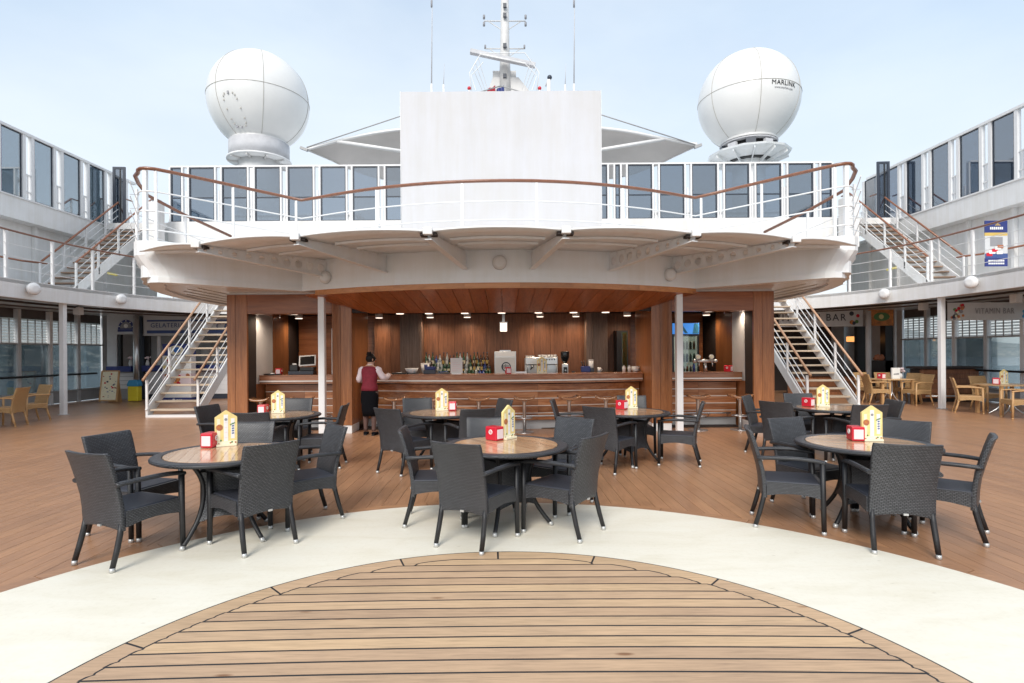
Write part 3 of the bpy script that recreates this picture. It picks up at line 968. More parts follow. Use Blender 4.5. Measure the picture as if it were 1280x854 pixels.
# ================================================================== BAR PAVILION
pav = empty('bar_pavilion', (0, 13, 0), label='reddish timber bar building with three openings under the white terrace', cat='bar building')
def PV(mb, name, mat, bevel=0.004): return P_(mb, name, mat, pav, bevel)
YF = 11.45
LX0, LX1, LX2, LX3 = -5.63, -5.22, -3.48, -3.08
RX0, RX1, RX2, RX3 = 3.05, 3.47, 5.14, 5.56
for x0, x1, dd in ((LX0, LX1, 0.45), (LX2, LX3, 1.45), (RX0, RX1, 1.45), (RX2, RX3, 0.45)):
    ztop = 2.455 + 0.40 if (x0 < -5 or x1 > 5) else 2.80
    # each pier wrapped in two veneer sheets with a fine joint
    w = (x1-x0)
    PV(MB().box(x0, x0+w*0.42-0.002, YF, YF+0.06, 0.17, ztop), 'pier_panel', M['facade'])
    PV(MB().box(x0+w*0.42+0.002, x1, YF, YF+0.06, 0.17, ztop), 'pier_panel', M['facade'])
    PV(MB().box(x0+0.012, x1-0.012, YF+0.062, YF+dd, 0.17, ztop-0.004), 'pier_side', M['facade'] if dd > 1 else M['dark'])
    PV(MB().box(x0+0.01, x1-0.01, YF+0.015, YF+0.6, 0.0, 0.168), 'plinth', M['white_metal'])
for x0, x1 in ((LX1+0.002, LX2-0.002), (RX1+0.002, RX2-0.002)):
    PV(MB().box(x0, x1, YF+0.005, YF+0.28, 2.462, 2.855), 'header_panel', M['facade_x'])
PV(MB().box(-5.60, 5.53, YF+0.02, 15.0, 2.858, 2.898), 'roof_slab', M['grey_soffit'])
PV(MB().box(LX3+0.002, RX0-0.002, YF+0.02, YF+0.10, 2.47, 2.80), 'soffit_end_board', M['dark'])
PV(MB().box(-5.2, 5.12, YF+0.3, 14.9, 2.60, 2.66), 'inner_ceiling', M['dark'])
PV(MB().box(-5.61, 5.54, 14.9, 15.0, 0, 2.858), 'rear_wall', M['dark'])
for a_, b_, c_, d_ in ((-5.60, -5.24, 12.80, 13.72), (5.16, 5.53, 12.60, 13.55)):
    PV(MB().box(a_, b_, c_, d_, 0, 2.59), 'side_wall_panel', M['facade'])
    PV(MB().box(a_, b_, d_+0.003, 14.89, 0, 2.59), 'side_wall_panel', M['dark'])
    PV(MB().box(a_, b_, 11.92, c_-0.003, 0, 1.0), 'side_wall_panel', M['facade'])
# side wall openings: an added pale panel stands in for the bright outside
for sx, xo in ((-1, -5.24), (1, 5.16)):
    xa, xb = (xo-0.05, xo) if sx < 0 else (xo, xo+0.05)
    PV(MB().box(xa, xb, 11.93, 12.78 if sx < 0 else 12.58, 1.0, 2.50), 'light_shutter', M['wall_grey'])
# back walls in vertical boards
def boards(x0, x1, y, z0, z1, w, mat, name='back_board'):
    n = max(1, round((x1-x0)/w)); ww = (x1-x0)/n
    for i in range(n):
        PV(MB().box(x0+i*ww+0.002, x0+(i+1)*ww-0.002, y, y+0.04, z0, z1), name, mat, 0.002)
boards(-3.2, 3.2, 14.0, 0.2, 2.598, 0.40, M['back_wood'])
boards(-5.2, -3.22, 14.3, 0.2, 2.598, 0.66, M['facade_x'])
boards(3.22, 5.12, 14.3, 0.2, 2.598, 0.63, M['facade_x'])
for x0, x1 in ((-2.49, -1.96), (2.04, 2.56)):
    PV(MB().box(x0, x0+0.15, 13.62, 14.0, 0.2, 2.596), 'column_cladding', M['pilaster_wood'])
    PV(MB().box(x0+0.153, x1-0.06, 13.60, 14.0, 0.2, 2.596), 'column_cladding', M['pilaster_wood'])
    PV(MB().box(x1-0.057, x1, 13.62, 14.0, 0.2, 2.596), 'column_cladding', M['pilaster_wood'])
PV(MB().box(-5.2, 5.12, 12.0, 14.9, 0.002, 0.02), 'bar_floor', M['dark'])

# lamps on the bar ceiling: shallow drums that are lit
def drum(px, py, d, kind):
    p = W(px, py, d); p.z = 2.60
    names = {0: 'front row', 1: 'back row', 2: 'left wing', 3: 'right wing'}
    return p
lamps = [(500,394,12.2),(536,393,12.2),(581,392.5,12.2),(627,392,12.2),(673,391.6,12.2),(717,392,12.2),(757,392,12.2),
         (473.8,400,13.6),(537.7,400,13.6),(584,399.6,13.6),(675,398.8,13.6),(720,399,13.6),(784,398,13.4),
         (345.7,401,13.2),(367.4,395.8,12.1),(373.7,401.5,13.6),(332,394,11.95),(886,391.3,12.1),(883,396.7,13.4),(910,395.8,13.0),(924,391,12.0)]
lab = ['first lit ceiling drum from the left in the front row over the counter', 'second lit ceiling drum from the left in the front row over the counter',
 'third lit ceiling drum from the left in the front row over the counter', 'middle lit ceiling drum of the front row over the counter',
 'third lit ceiling drum from the right in the front row over the counter', 'second lit ceiling drum from the right in the front row over the counter',
 'lit ceiling drum at the right end of the front row over the counter', 'lit drum of the back row above the waitress', 'back row lit drum above the left bottles',
 'back row lit drum above the middle bottles', 'back row lit drum above the coffee machine', 'back row lit drum left of the right timber column', 'back row lit drum at the right end of the bar',
 'rear left lit drum in the left opening', 'front lit drum above the cash register', 'rear lit drum above the cash register', 'lit drum at the corner of the left opening, by the bright side opening',
 'front lit drum above the beer tap', 'rear lit drum above the beer tap', 'lit drum before the right inner pier', 'lit drum in front of the right bright side opening']
for i, (px, py, d) in enumerate(lamps):
    p = W(px, py, d)
    e = empty('ceiling_drum_lamp', (p.x, d, 2.60), label=lab[i], cat='ceiling lamp', group='drum lamps on the bar ceiling')
    MB().lathe([(0.088, -0.10), (0.09, -0.002)], 20).build('drum', M['white_metal'], e)
    MB().lathe([(0.080, -0.112), (0.082, -0.101)], 20).build('diffuser', M['lamp'], e)
    ld = bpy.data.lights.new('drum_light', 'SPOT'); ld.energy = 17 if d < 12.5 else 20
    ld.color = (1.0, 0.78, 0.58); ld.spot_size = R(168); ld.spot_blend = 1.0; ld.shadow_soft_size = 0.08
    lo = bpy.data.objects.new('drum_light', ld); col.objects.link(lo); lo.parent = e; lo.location = (0, 0, -0.13)
e = empty('hanging_lamp', (0.03, 13.0, 2.22), label='small square cream lamp box hanging in the middle of the bar ceiling', cat='lamp')
MB().cbox((0, 0, 0.0), (0.16, 0.14, 0.19)).build('lamp_box', M['lamp'], e, bevel=0.01)
MB().box(-0.09, 0.09, -0.08, 0.08, 0.097, 0.12).build('cap', M['chrome'], e)
MB().box(-0.03, 0.03, -0.03, 0.03, 0.12, 0.38).build('stem', M['chrome'], e)

# ------------------------------------------------------------------ counters
def counter(name, x0, x1, yfun, label, zt=1.185, n=16, cuts=3):
    xm = (x0+x1)/2
    e = empty(name, (xm, yfun(xm), 0), label=label, cat='bar counter')
    xs = [x0+(x1-x0)*i/n for i in range(n+1)]
    F0 = [(x, yfun(x)) for x in xs]
    def off(d): return [(x, yfun(x)+d) for x in xs]
    P_(MB().strip(F0, off(0.55), zt-0.025, zt), 'counter_top', M['counter_wood'], e, 0.004)
    P_(MB().strip(off(0.012), off(0.10), zt-0.115, zt-0.026), 'edge_board', M['counter_wood'], e)
    P_(MB().strip(off(0.004), off(0.09), zt-0.146, zt-0.118), 'metal_strip', M['steel_strip'], e)
    P_(MB().strip(off(0.03), off(0.30), zt-0.19, zt-0.148), 'edge_board', M['counter_wood'], e)
    z = 0.19
    hgt = (zt-0.21-0.19)/5
    for r in range(5):
        for c_ in range(cuts):
            a, b = c_*n//cuts, (c_+1)*n//cuts
            A = off(0.33)[a:b+1]; B = off(0.37)[a:b+1]
            A[0] = (A[0][0]+0.002, A[0][1]); A[-1] = (A[-1][0]-0.002, A[-1][1])
            B[0] = (B[0][0]+0.002, B[0][1]); B[-1] = (B[-1][0]-0.002, B[-1][1])
            P_(MB().strip(A, B, z+0.002, z+hgt-0.016), 'front_board', M['slat_wood'], e)
        if r < 4:
            P_(MB().strip(off(0.326), off(0.36), z+hgt-0.014, z+hgt), 'metal_strip', M['steel_strip'], e)
        z += hgt
    P_(MB().strip(off(0.38), off(0.50), 0.02, zt-0.03), 'core', M['dark'], e)
    P_(MB().strip(off(0.36), off(0.375), 0.0, 0.188), 'plinth', M['kick_grey'], e)
    P_(MB().tube([(p[0], p[1], 0.30) for p in off(0.14)[1:-1]], 0.022, 8), 'foot_rail', M['chrome'], e)
    for i in range(1, n, max(1, n//4)):
        P_(MB().tube([(xs[i], yfun(xs[i])+0.14, 0.29), (xs[i], yfun(xs[i])+0.34, 0.24)], 0.012, 6), 'rail_bracket', M['chrome'], e)
    return e
cy = lambda x: 11.60 + 0.55*(x/3.1)**2
counter('bar_counter', LX3+0.01, RX0-0.01, cy, 'long curved timber bar counter with pale inlay strips in the centre opening')
counter('bar_counter', LX1+0.01, LX2-0.01, lambda x: 11.98, 'short straight timber counter under the cash register', n=8, cuts=2)
counter('bar_counter', RX1+0.01, RX2-0.01, lambda x: 11.98, 'short straight timber counter with the beer tap', n=8, cuts=2)

# stools
def make_stool():
    e = empty('bar_stool', (0, 0, 0))
    mb = MB(); vs = []; nx, ny = 10, 3
    for i in range(nx+1):
        u = -1+2*i/nx
        z = 0.70 + 0.030*u*u*u*u + 0.018*u*u
        for j in range(ny+1):
            w = -1+2*j/ny
            vs.append((0.215*u, 0.15*w*(1-0.10*u*u), z-0.006*(1-w*w)))
    N = len(vs); q = ny+1
    lower = [(x, y, z-0.044) for x, y, z in vs]
    fs = []
    for i in range(nx):
        for j in range(ny):
            a, b, c_, d_ = i*q+j, (i+1)*q+j, (i+1)*q+j+1, i*q+j+1
            fs += [(a, b, c_, d_), (N+a, N+d_, N+c_, N+b)]
        fs += [(i*q, N+i*q, N+(i+1)*q, (i+1)*q), (i*q+ny, (i+1)*q+ny, N+(i+1)*q+ny, N+i*q+ny)]
    for j in range(ny):
        fs += [(j, j+1, N+j+1, N+j), (nx*q+j, N+nx*q+j, N+nx*q+j+1, nx*q+j+1)]
    mb.add(vs+lower, fs, True).build('seat', M['stool_wood'], e)
    MB().lathe([(0.035, 0.02), (0.033, 0.60), (0.06, 0.655), (0.075, 0.668)], 14).build('post', M['chrome'], e)
    MB().lathe([(0.20, 0.001), (0.195, 0.012), (0.06, 0.022)], 24).build('base', M['chrome'], e)
    MB().tube([(0.16*math.cos(a), 0.16*math.sin(a), 0.30) for a in [2*PI*k/18 for k in range(19)]], 0.010, 6).build('foot_ring', M['chrome'], e)
    MB().tube([(-0.16, 0, 0.30), (0.16, 0, 0.30)], 0.008, 6).build('foot_spoke', M['chrome'], e)
    return e
st0 = make_stool()
stools = [(492, 11.55, 15, 'bar stool with amber wooden seat just right of the waitress'), (540, 11.5, -8, 'bar stool behind the menu card on the back middle left table'),
 (598, 11.45, 5, 'bar stool in front of the white menu board on the bar'), (655, 11.45, -4, 'bar stool standing in the middle, below the steel wine cooler'),
 (711, 11.5, 14, 'bar stool below the coffee machine with glinting wooden seat'), (757, 11.55, -12, 'rightmost bar stool of the curved counter'),
 (325, 11.65, 0, 'left stool of the cash register counter, by the outer pier'), (378, 11.65, 6, 'right stool of the cash register counter, by the white column'),
 (872, 11.6, -3, 'left stool of the beer tap counter, beside the white column'), (924.5, 11.6, 4, 'right stool of the beer tap counter, by the outer pier')]
for i, (px, d, rz, lb) in enumerate(stools):
    o = st0 if i == 0 else copy_tree(st0)
    o.location = ((px-628)*d/F, d, 0); o.rotation_euler = (0, 0, R(rz))
    tag(o, lb, 'bar stool', 'stools along the bar')
# ================================================================== SIDE DECKS (deck 2) and stairs, mirrored
def mx(pts, s): return [(s*p[0], *p[1:]) for p in pts]
def bx(mb, s, x0, x1, *r):
    a, b = sorted((s*x0, s*x1))
    return mb.box(a, b, *r)
EDGE = [(11.6, 6.0), (11.65, 9.0), (11.75, 11.2), (11.88, 13.1), (11.93, 14.6), (11.85, 15.9), (11.55, 17.2), (11.05, 18.4), (10.45, 19.3), (9.6, 19.9), (7.5, 20.1)]
def edge_at(px):
    """point of the balcony edge in a given photo column (unsigned)"""
    for p, q in zip(EDGE[:-1], EDGE[1:]):
        u0, u1 = F*p[0]/p[1], F*q[0]/q[1]
        if min(u0, u1) <= px <= max(u0, u1):
            s = (px-u0)/(u1-u0); return (p[0]+(q[0]-p[0])*s, p[1]+(q[1]-p[1])*s)
    return None
def smooth_path(pts, k=4):
    out = []
    n = len(pts)
    for i in range(n-1):
        p0, p1, p2, p3 = [Vector(pts[max(0, min(n-1, j))]) for j in (i-1, i, i+1, i+2)]
        for j in range(k):
            t = j/k
            out.append(tuple(0.5*((2*p1)+(-p0+p2)*t+(2*p0-5*p1+4*p2-p3)*t*t+(-p0+3*p1-3*p2+p3)*t**3)))
    out.append(tuple(pts[-1]))
    return out
EDGE_S = smooth_path(EDGE)
SIDE = {-1: 'left', 1: 'right'}
for s in (-1, 1):
    sn = SIDE[s]
    E2 = mx(EDGE_S, s)
    bal = empty('side_balcony', (s*12, 14, 3.0), label='curved white balcony deck on the %s side with rounded white edge band' % sn, cat='balcony', group='balconies on both sides')
    dirn = -s
    Eo = mx([(p[0]+0.12, p[1]+0.02) for p in EDGE_S], s)
    P_(MB().strip(E2, Eo, 3.06, 3.52, smooth=False), 'edge_band', M['white'], bal)
    poly = E2 + [(s*7.5, 27), (s*15.1, 27), (s*15.1, 6.0)]
    P_(MB().prism(poly, 3.42, 3.50), 'balcony_floor', M['white'], bal)
    inner = mx([(p[0]+0.10, p[1]+0.03) for p in EDGE_S], s) + [(s*7.5, 27), (s*15.1, 27), (s*15.1, 6.0)]
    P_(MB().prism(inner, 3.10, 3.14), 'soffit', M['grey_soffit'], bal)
    # dark service pipes along the soffit
    pp = mx([(p[0]+0.75, p[1], 3.05) for p in EDGE_S[4:]], s)
    P_(MB().tube(pp, 0.03, 6), 'service_pipe', M['dark'], bal)
    pp = mx([(p[0]+1.6, p[1]+0.1, 3.02) for p in EDGE_S[4:]], s)
    P_(MB().tube(pp, 0.025, 6), 'service_pipe', M['dusky'], bal)
    # round lamps on the band
    for px, nm in ((591, 'nearer'), (480, 'farther')) if s < 0 else ((592, 'nearer'), (482, 'farther')):
        q = edge_at(px)
        e = empty('bulkhead_lamp', (s*(q[0]-0.02), q[1], 3.32), label='%s round white lamp on the %s balcony band' % (nm, sn), cat='lamp', group='round lamps on the balcony bands')
        mb = MB().lathe([(0.08, 0), (0.08, 0.05), (0.155, 0.07), (0.155, 0.13), (0.125, 0.175), (0.06, 0.19)], 24)
        mb.xform(Matrix.Rotation(-s*R(68), 4, 'Z') @ Matrix.Rotation(PI/2, 4, 'X'))
        mb.build('lamp_body', M['white_metal'], e)
    # railing
    rg = empty('balcony_railing', (s*12, 14, 3.5), label='white railing with brown handrail along the %s balcony' % sn, cat='railing', group='balcony railings')
    path = mx([(p[0]+0.06, p[1]) for p in EDGE_S], s)
    P_(MB().tube([(p[0], p[1], 4.70) for p in path], 0.032, 8, flat=0.8), 'handrail', M['handrail'], rg)
    for z in (4.38, 4.08, 3.78):
        P_(MB().tube([(p[0], p[1], z) for p in path], 0.008, 5), 'rail', M['white_metal'], rg)
    acc = 0 if s < 0 else 0.65; last = path[0]
    for p in path[1:]:
        acc += math.hypot(p[0]-last[0], p[1]-last[1]); last = p
        if acc > 1.25 and not (s > 0 and 1222 < 628+F*abs(p[0])/p[1] < 1268):
            acc = 0
            P_(MB().box(p[0]-0.03, p[0]+0.03, p[1]-0.03, p[1]+0.03, 3.45, 4.67), 'post', M['white_metal'], rg)
    # deck 2 outer wall with vertical ribs and a timber rail
    ow = empty('side_wall', (s*14.9, 14, 3.5), label='white ribbed wall behind the %s balcony, with timber wall rail' % sn, cat='wall', group='walls behind the balconies')
    y = 5.0
    while y < 24:
        P_(bx(MB(), s, 14.90, 14.98, y+0.006, y+1.594, 3.50, 6.0), 'wall_panel', M['white'], ow)
        P_(bx(MB(), s, 14.78, 14.895, y-0.05, y+0.05, 3.50, 5.9), 'wall_rib', M['white'], ow)
        y += 1.6
    P_(MB().tube([(s*14.72, 5, 4.55), (s*14.72, 17.2, 4.55), (s*14.15, 17.45, 4.5)], 0.03, 8), 'wall_rail', M['handrail'], ow)
    P_(bx(MB(), s, 14.3, 14.8, 6, 17.0, 3.50, 3.78), 'low_locker', M['white_metal'], ow)
    # upper glazed wall (deck 3)
    gw = empty('glazed_side_screen', (s*14.5, 14, 6.0), label='tall glazed wind screen wall along the %s upper deck' % sn, cat='wind screen', group='glazed side screens')
    XW = 14.5
    P_(bx(MB(), s, XW-0.02, XW+0.45, 4.0, 22.2, 5.72, 6.36), 'fascia_band', M['white'], gw)
    P_(bx(MB(), s, XW-0.05, XW+0.10, 4.0, 22.2, 6.362, 6.41), 'sill', M['white_metal'], gw)
    P_(bx(MB(), s, XW-0.04, XW+0.10, 4.0, 22.2, 8.36, 8.44), 'top_rail', M['white_metal'], gw)
    P_(bx(MB(), s, XW+0.1, XW+1.2, 4.0, 27, 5.95, 6.05), 'deck_soffit', M['grey_soffit'], gw)
    y0 = 15.85 if s < 0 else 15.55
    gm = M['glass_side'] if s < 0 else M['glass_side_dark']
    pw, ph = 0.70, 1.165
    k = -9
    while y0 + k*ph + pw < 22.2:
        a = y0 + k*ph + (0.39 if s < 0 else 0.28)
        b = a + pw
        fr = P_(bx(MB(), s, XW+0.01, XW+0.05, a, a+0.025, 6.41, 8.36).box(*sorted((s*(XW+0.01), s*(XW+0.05))), b-0.025, b, 6.41, 8.36)
                .box(*sorted((s*(XW+0.01), s*(XW+0.05))), a+0.025, b-0.025, 6.41, 6.44).box(*sorted((s*(XW+0.01), s*(XW+0.05))), a+0.025, b-0.025, 8.33, 8.36), 'window_frame', M['dark_frame'], gw)
        pn = bx(MB(), s, XW+0.025, XW+0.033, a+0.025, b-0.025, 6.44, 8.33).build('pane', gm, fr)
        pn.matrix_parent_inverse = Matrix.Translation(gw.location).inverted()
        fr_m = fr.matrix_parent_inverse.copy()
        pn.matrix_parent_inverse = fr.matrix_basis.inverted()
        for q in (a-0.075, b+0.075):
            P_(bx(MB(), s, XW-0.02, XW+0.09, q-0.055, q+0.055, 6.41, 8.36), 'mullion', M['white_metal'], gw)
        for z in (6.62, 7.15):
            P_(bx(MB(), s, XW, XW+0.05, b+0.13, b+0.13+0.205, z, z+0.04), 'transom', M['white_metal'], gw)
        P_(bx(MB(), s, XW+0.01, XW+0.04, b+0.21, b+0.25, 6.41, 7.15), 'bracket', M['white_metal'], gw)
        k += 1
    # dark glazed door leaf at the head of the stair
    d0 = empty('glass_door', (s*14.05, 20.6, 6.45), label='tall dark framed glass door at the top of the %s upper stair' % sn, cat='door', group='glass doors by the upper stairs')
    w = 0.22
    MB().box(-w, -w+0.08, -0.03, 0.03, 0, 2.10).box(w-0.08, w, -0.03, 0.03, 0, 2.10).box(-w+0.08, w-0.08, -0.03, 0.03, 2.02, 2.10).box(-w+0.08, w-0.08, -0.03, 0.03, 0, 0.1).build('door_frame', M['dark_frame'], d0)
    MB().box(-w+0.08, w-0.08, -0.006, 0.006, 0.10, 2.02).build('pane', M['glass_side_dark'], d0)
    MB().box(0.02, 0.06, -0.02, 0.02, 0.1, 2.02).build('stile', M['black'], d0)
    d0.rotation_euler = (0, 0, -s*R(4))

    # upper stair (deck 2 to deck 3), climbing away from the camera
    us = empty('upper_stair', (s*13.55, 17.4, 3.5), label='white stair with brown treads climbing from the %s balcony to the deck above' % sn, cat='stair', group='upper side stairs')
    X0, X1, YA, ZA, YB, ZB = 13.0, 14.1, 17.1, 3.5, 20.9, 6.5
    nt = 15
    for i in range(nt):
        y = YA+(YB-YA)*i/nt; z = ZA+(ZB-ZA)*(i+1)/nt
        P_(bx(MB(), s, X0+0.03, X1-0.03, y, y+0.29, z-0.04, z), 'tread', M['tread_brown'], us)
    for x in (X0, X1):
        P_(MB().bar((s*x, YA-0.15, ZA-0.02), (s*x, YB+0.05, ZB-0.05), 0.05, 0.28), 'stringer', M['white'], us)
        P_(MB().tube([(s*x, YA, ZA+0.98), (s*x, YB, ZB+0.98), (s*x, YB+0.5, ZB+1.0)], 0.030, 8), 'handrail', M['handrail'], us)
        for q in (0.25, 0.5, 0.75):
            P_(MB().tube([(s*x, YA, ZA+0.98*q), (s*x, YB, ZB+0.98*q)], 0.011, 5), 'rail', M['white_metal'], us)
        for i in range(5):
            y = YA+(YB-YA)*i/4; z = ZA+(ZB-ZA)*i/4
            P_(MB().box(s*x-0.025, s*x+0.025, y-0.025, y+0.025, z, z+0.96), 'post', M['white_metal'], us)
    P_(bx(MB(), s, X0-0.06, X0-0.03, YA+1.3, YA+1.75, ZA+0.80, ZA+0.86), 'yellow_tape', M['yellow'], us)
    P_(bx(MB(), s, 12.9, 14.4, 20.9, 22.5, 6.36, 6.45), 'landing', M['white'], us)

    # lower stair (deck 1 to deck 2)
    ls = empty('lower_stair', (s*8.65, 16.7, 0), label='open white stair with pale treads %s of the bar, rising to the balcony' % sn, cat='stair', group='lower side stairs')
    X0, X1, YA, YB, ZB = 7.98, 9.32, 14.72, 18.75, 3.48
    nt = 17
    for i in range(nt):
        z = ZB*(i+1)/nt; y = YA+(YB-YA)*i/nt
        P_(bx(MB(), s, X0+0.03, X1-0.03, y, y+0.27, z-0.045, z), 'tread', M['tread'], ls, 0.006)
    for x in (X0, X1):
        P_(MB().bar((s*x, YA-0.02, 0.10), (s*x, YB, ZB-0.10), 0.05, 0.26), 'stringer', M['white'], ls)
        P_(MB().tube([(s*x, YA-0.22, 0.98), (s*x, YB, ZB+0.95)], 0.033, 8), 'handrail', M['pale_rail'], ls)
        for q in (0.28, 0.52, 0.76):
            P_(MB().tube([(s*x, YA-0.05, 0.05+0.98*q), (s*x, YB, ZB+0.95*q)], 0.013, 5), 'rail', M['white_metal'], ls)
        for i in range(5):
            f_ = i/4; y = YA-0.05+(YB-YA)*f_; z = ZB*f_
            P_(MB().box(s*x-0.028, s*x+0.028, y-0.02, y+0.02, max(0, z-0.05), z+0.98), 'post', M['white_metal'], ls)
    P_(MB().box(*sorted((s*X0, s*X1)), YA-0.1, YA+0.1, 0.0, 0.06), 'foot_plate', M['white_metal'], ls)

    # side column under the balcony
    e = empty('balcony_column', (s*12.08, 15.4, 0), label='white square column under the %s balcony' % sn, cat='column', group='columns under the balconies')
    MB().box(-0.065, 0.065, -0.065, 0.065, 0, 3.095).build('shaft', M['white_metal'], e, bevel=0.01)
    MB().box(-0.09, 0.09, -0.09, 0.09, 0.001, 0.02).build('base_plate', M['chrome'], e)

    # deck 1 glazed outer wall with louvre blinds above
    gwall = empty('deck_window_wall', (s*14.95, 14, 0), label='window wall under the %s balcony with white louvres over sea views' % sn, cat='window wall', group='deck window walls')
    XL = 14.95
    y = 5.1
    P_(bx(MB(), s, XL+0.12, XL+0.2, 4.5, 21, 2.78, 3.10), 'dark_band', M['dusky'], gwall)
    P_(bx(MB(), s, XL+0.12, XL+0.2, 21.1, 27, 0, 3.10), 'end_wall', M['wall_grey'], gwall)
    P_(bx(MB(), s, 7.3, XL, 24.5, 24.6, 0, 3.10), 'end_wall', M['wall_grey'], gwall)
    P_(bx(MB(), s, XL-0.02, XL+0.12, 4.5, 21, 1.985, 2.03), 'transom', M['kick_grey'], gwall)
    P_(bx(MB(), s, XL-0.06, XL+0.12, 4.5, 21, 0.40, 0.45), 'sill', M['kick_grey'], gwall)
    i = 0
    while y < 20.9:
        yn = y+1.22
        P_(bx(MB(), s, XL-0.04, XL+0.10, y-0.06, y+0.06, 0.0, 3.08), 'mullion', M['white_metal'] if i % 2 else M['wall_grey'], gwall)
        P_(bx(MB(), s, XL+0.02, XL+0.03, y+0.065, yn-0.065, 0.45, 1.985), 'pane', M['glass_low'], gwall)
        P_(bx(MB(), s, XL, XL+0.05, y+0.065, yn-0.065, 0.03, 0.40), 'kick_panel', M['kick_grey'], gwall)
        mb = MB(); zz = 2.06
        while zz < 2.80:
            mb.bar((s*(XL+0.05), y+0.09, zz), (s*(XL+0.05), yn-0.09, zz), 0.012, 0.070, up=(s*0.45, 0, 1)); zz += 0.088
        tag(P_(mb, 'louvre_blades', M['shade_slat'], gwall), kind='stuff')
        for q in (0.35, 0.63, 0.90):
            P_(bx(MB(), s, XL-0.005, XL+0.02, y+q-0.012, y+q+0.012, 2.03, 2.78), 'louvre_bar', M['kick_grey'], gwall)
        y = yn; i += 1
    P_(MB().tube([(s*14.72, 5, 0.98), (s*14.72, 20.3, 0.98)], 0.035, 8), 'dark_handrail', M['black'], gwall)
# boxy ceiling speakers under the side decks
for px, py, d, lb in ((98, 391, 16.5, 'small grey speaker box under the left balcony, behind the white column'), (1154, 379, 17.0, 'small grey speaker box under the right balcony, beside the white column'),
                      (1270, 369, 14.5, 'pale box speaker under the right balcony at the picture edge')):
    p = W(px, py, d)
    e = empty('ceiling_speaker', (p.x, d, 3.09), label=lb, cat='speaker', group='speakers under the balconies')
    MB().box(-0.09, 0.09, -0.10, 0.10, -0.26, -0.04).build('speaker_body', M['wall_grey'], e, bevel=0.015)
    MB().box(-0.03, 0.03, -0.03, 0.03, -0.04, 0.01).build('bracket', M['kick_grey'], e)

# ================================================================== UPPER DECK (deck 3) and what stands on it
struct(MB().box(-14.4, 14.4, 20.3, 60, 6.20, 6.42).build('upper_deck', M['white']))
fw = empty('front_wind_screen', (0, 20.4, 6.0), label='row of blue grey glass wind screen panels across the upper deck behind the white screen', cat='wind screen')
P_(MB().box(-12.05, 12.05, 20.25, 20.5, 4.6, 6.44), 'fascia_band', M['white'], fw)
P_(MB().box(-12.02, 12.02, 20.34, 20.46, 8.435, 8.49), 'top_rail', M['white_metal'], fw)
XS = [(216,229),(239,270),(280,311),(321,352),(362,393),(403,434),(443,474),(484,515),(525,556),(566,597),(607,638),(648,679),(689,720),(730,760),(760+26-41,776),(786,816),(826,856),(866,897),(907,937),(946,977),(986,1017),(1027,1040)]
prev = None
for a, b in XS:
    x0, x1 = (a-628)*20.4/F, (b-628)*20.4/F
    if prev is not None and x0 < prev: x0 = prev + 0.3
    prev = x1
    g = 0.035
    fr = P_(MB().box(x0, x0+g, 20.36, 20.42, 6.45, 8.43).box(x1-g, x1, 20.36, 20.42, 6.45, 8.43).box(x0+g, x1-g, 20.36, 20.42, 6.45, 6.49).box(x0+g, x1-g, 20.36, 20.42, 8.39, 8.43).box(x0+g, x1-g, 20.365, 20.415, 7.31, 7.35), 'window_frame', M['dark_frame'], fw)
    for z0, z1 in ((6.49, 7.31), (7.35, 8.39)):
        pn = MB().box(x0+g, x1-g, 20.385, 20.395, z0, z1).build('pane', M['glass_pane'], fr)
        pn.matrix_parent_inverse = fr.matrix_basis.inverted()
    for q in (x0-0.036, x1+0.036):
        P_(MB().box(q-0.03, q+0.03, 20.33, 20.45, 6.44, 8.435), 'mullion', M['white_metal'], fw)
    P_(MB().box(x1+0.12, x1+0.17, 20.4, 20.44, 6.44, 7.6), 'bracket', M['white_metal'], fw)
for s, nm in ((-1, 'left'), (1, 'right')):
    e = empty('vent_locker', (s*12.15, 19.6, 6.4), label='white locker box at the %s end of the front wind screen' % nm, cat='locker', group='lockers at the wind screen ends')
    MB().box(-0.25, 0.25, -0.2, 0.2, -1.2, 0.55).build('locker_body', M['white'], e, bevel=0.02)
    MB().box(-0.22, 0.22, -0.215, -0.201, -0.2, 0.5).build('door', M['white_metal'], e)
# deckhouses beyond the glass
for x0, x1, y0, y1, z1, lb in ((-11.5, -6.2, 24, 29, 7.55, 'white deckhouse under the left radar dome, seen through glass'), (6.6, 12.4, 24, 29, 7.55, 'white deckhouse under the right radar dome, seen through glass'),
                               (-3.0, 3.4, 24.5, 29, 9.3, 'white deckhouse carrying the mast, behind the screen')):
    e = empty('deckhouse', ((x0+x1)/2, y0, 6.42), label=lb, cat='deckhouse')
    P_(MB().box(x0, x1, y0, y1, 6.42, z1), 'house_wall', M['white'], e)
    P_(MB().box(x0-0.1, x1+0.1, y0-0.1, y1, z1+0.002, z1+0.08), 'roof', M['white_metal'], e)
    k = 3
    for i in range(k):
        cx = x0+(x1-x0)*(i+0.5)/k
        P_(MB().box(cx-0.3, cx+0.3, y0-0.02, y0-0.002, 6.6, 7.3), 'dark_window', M['door_glass'], e)

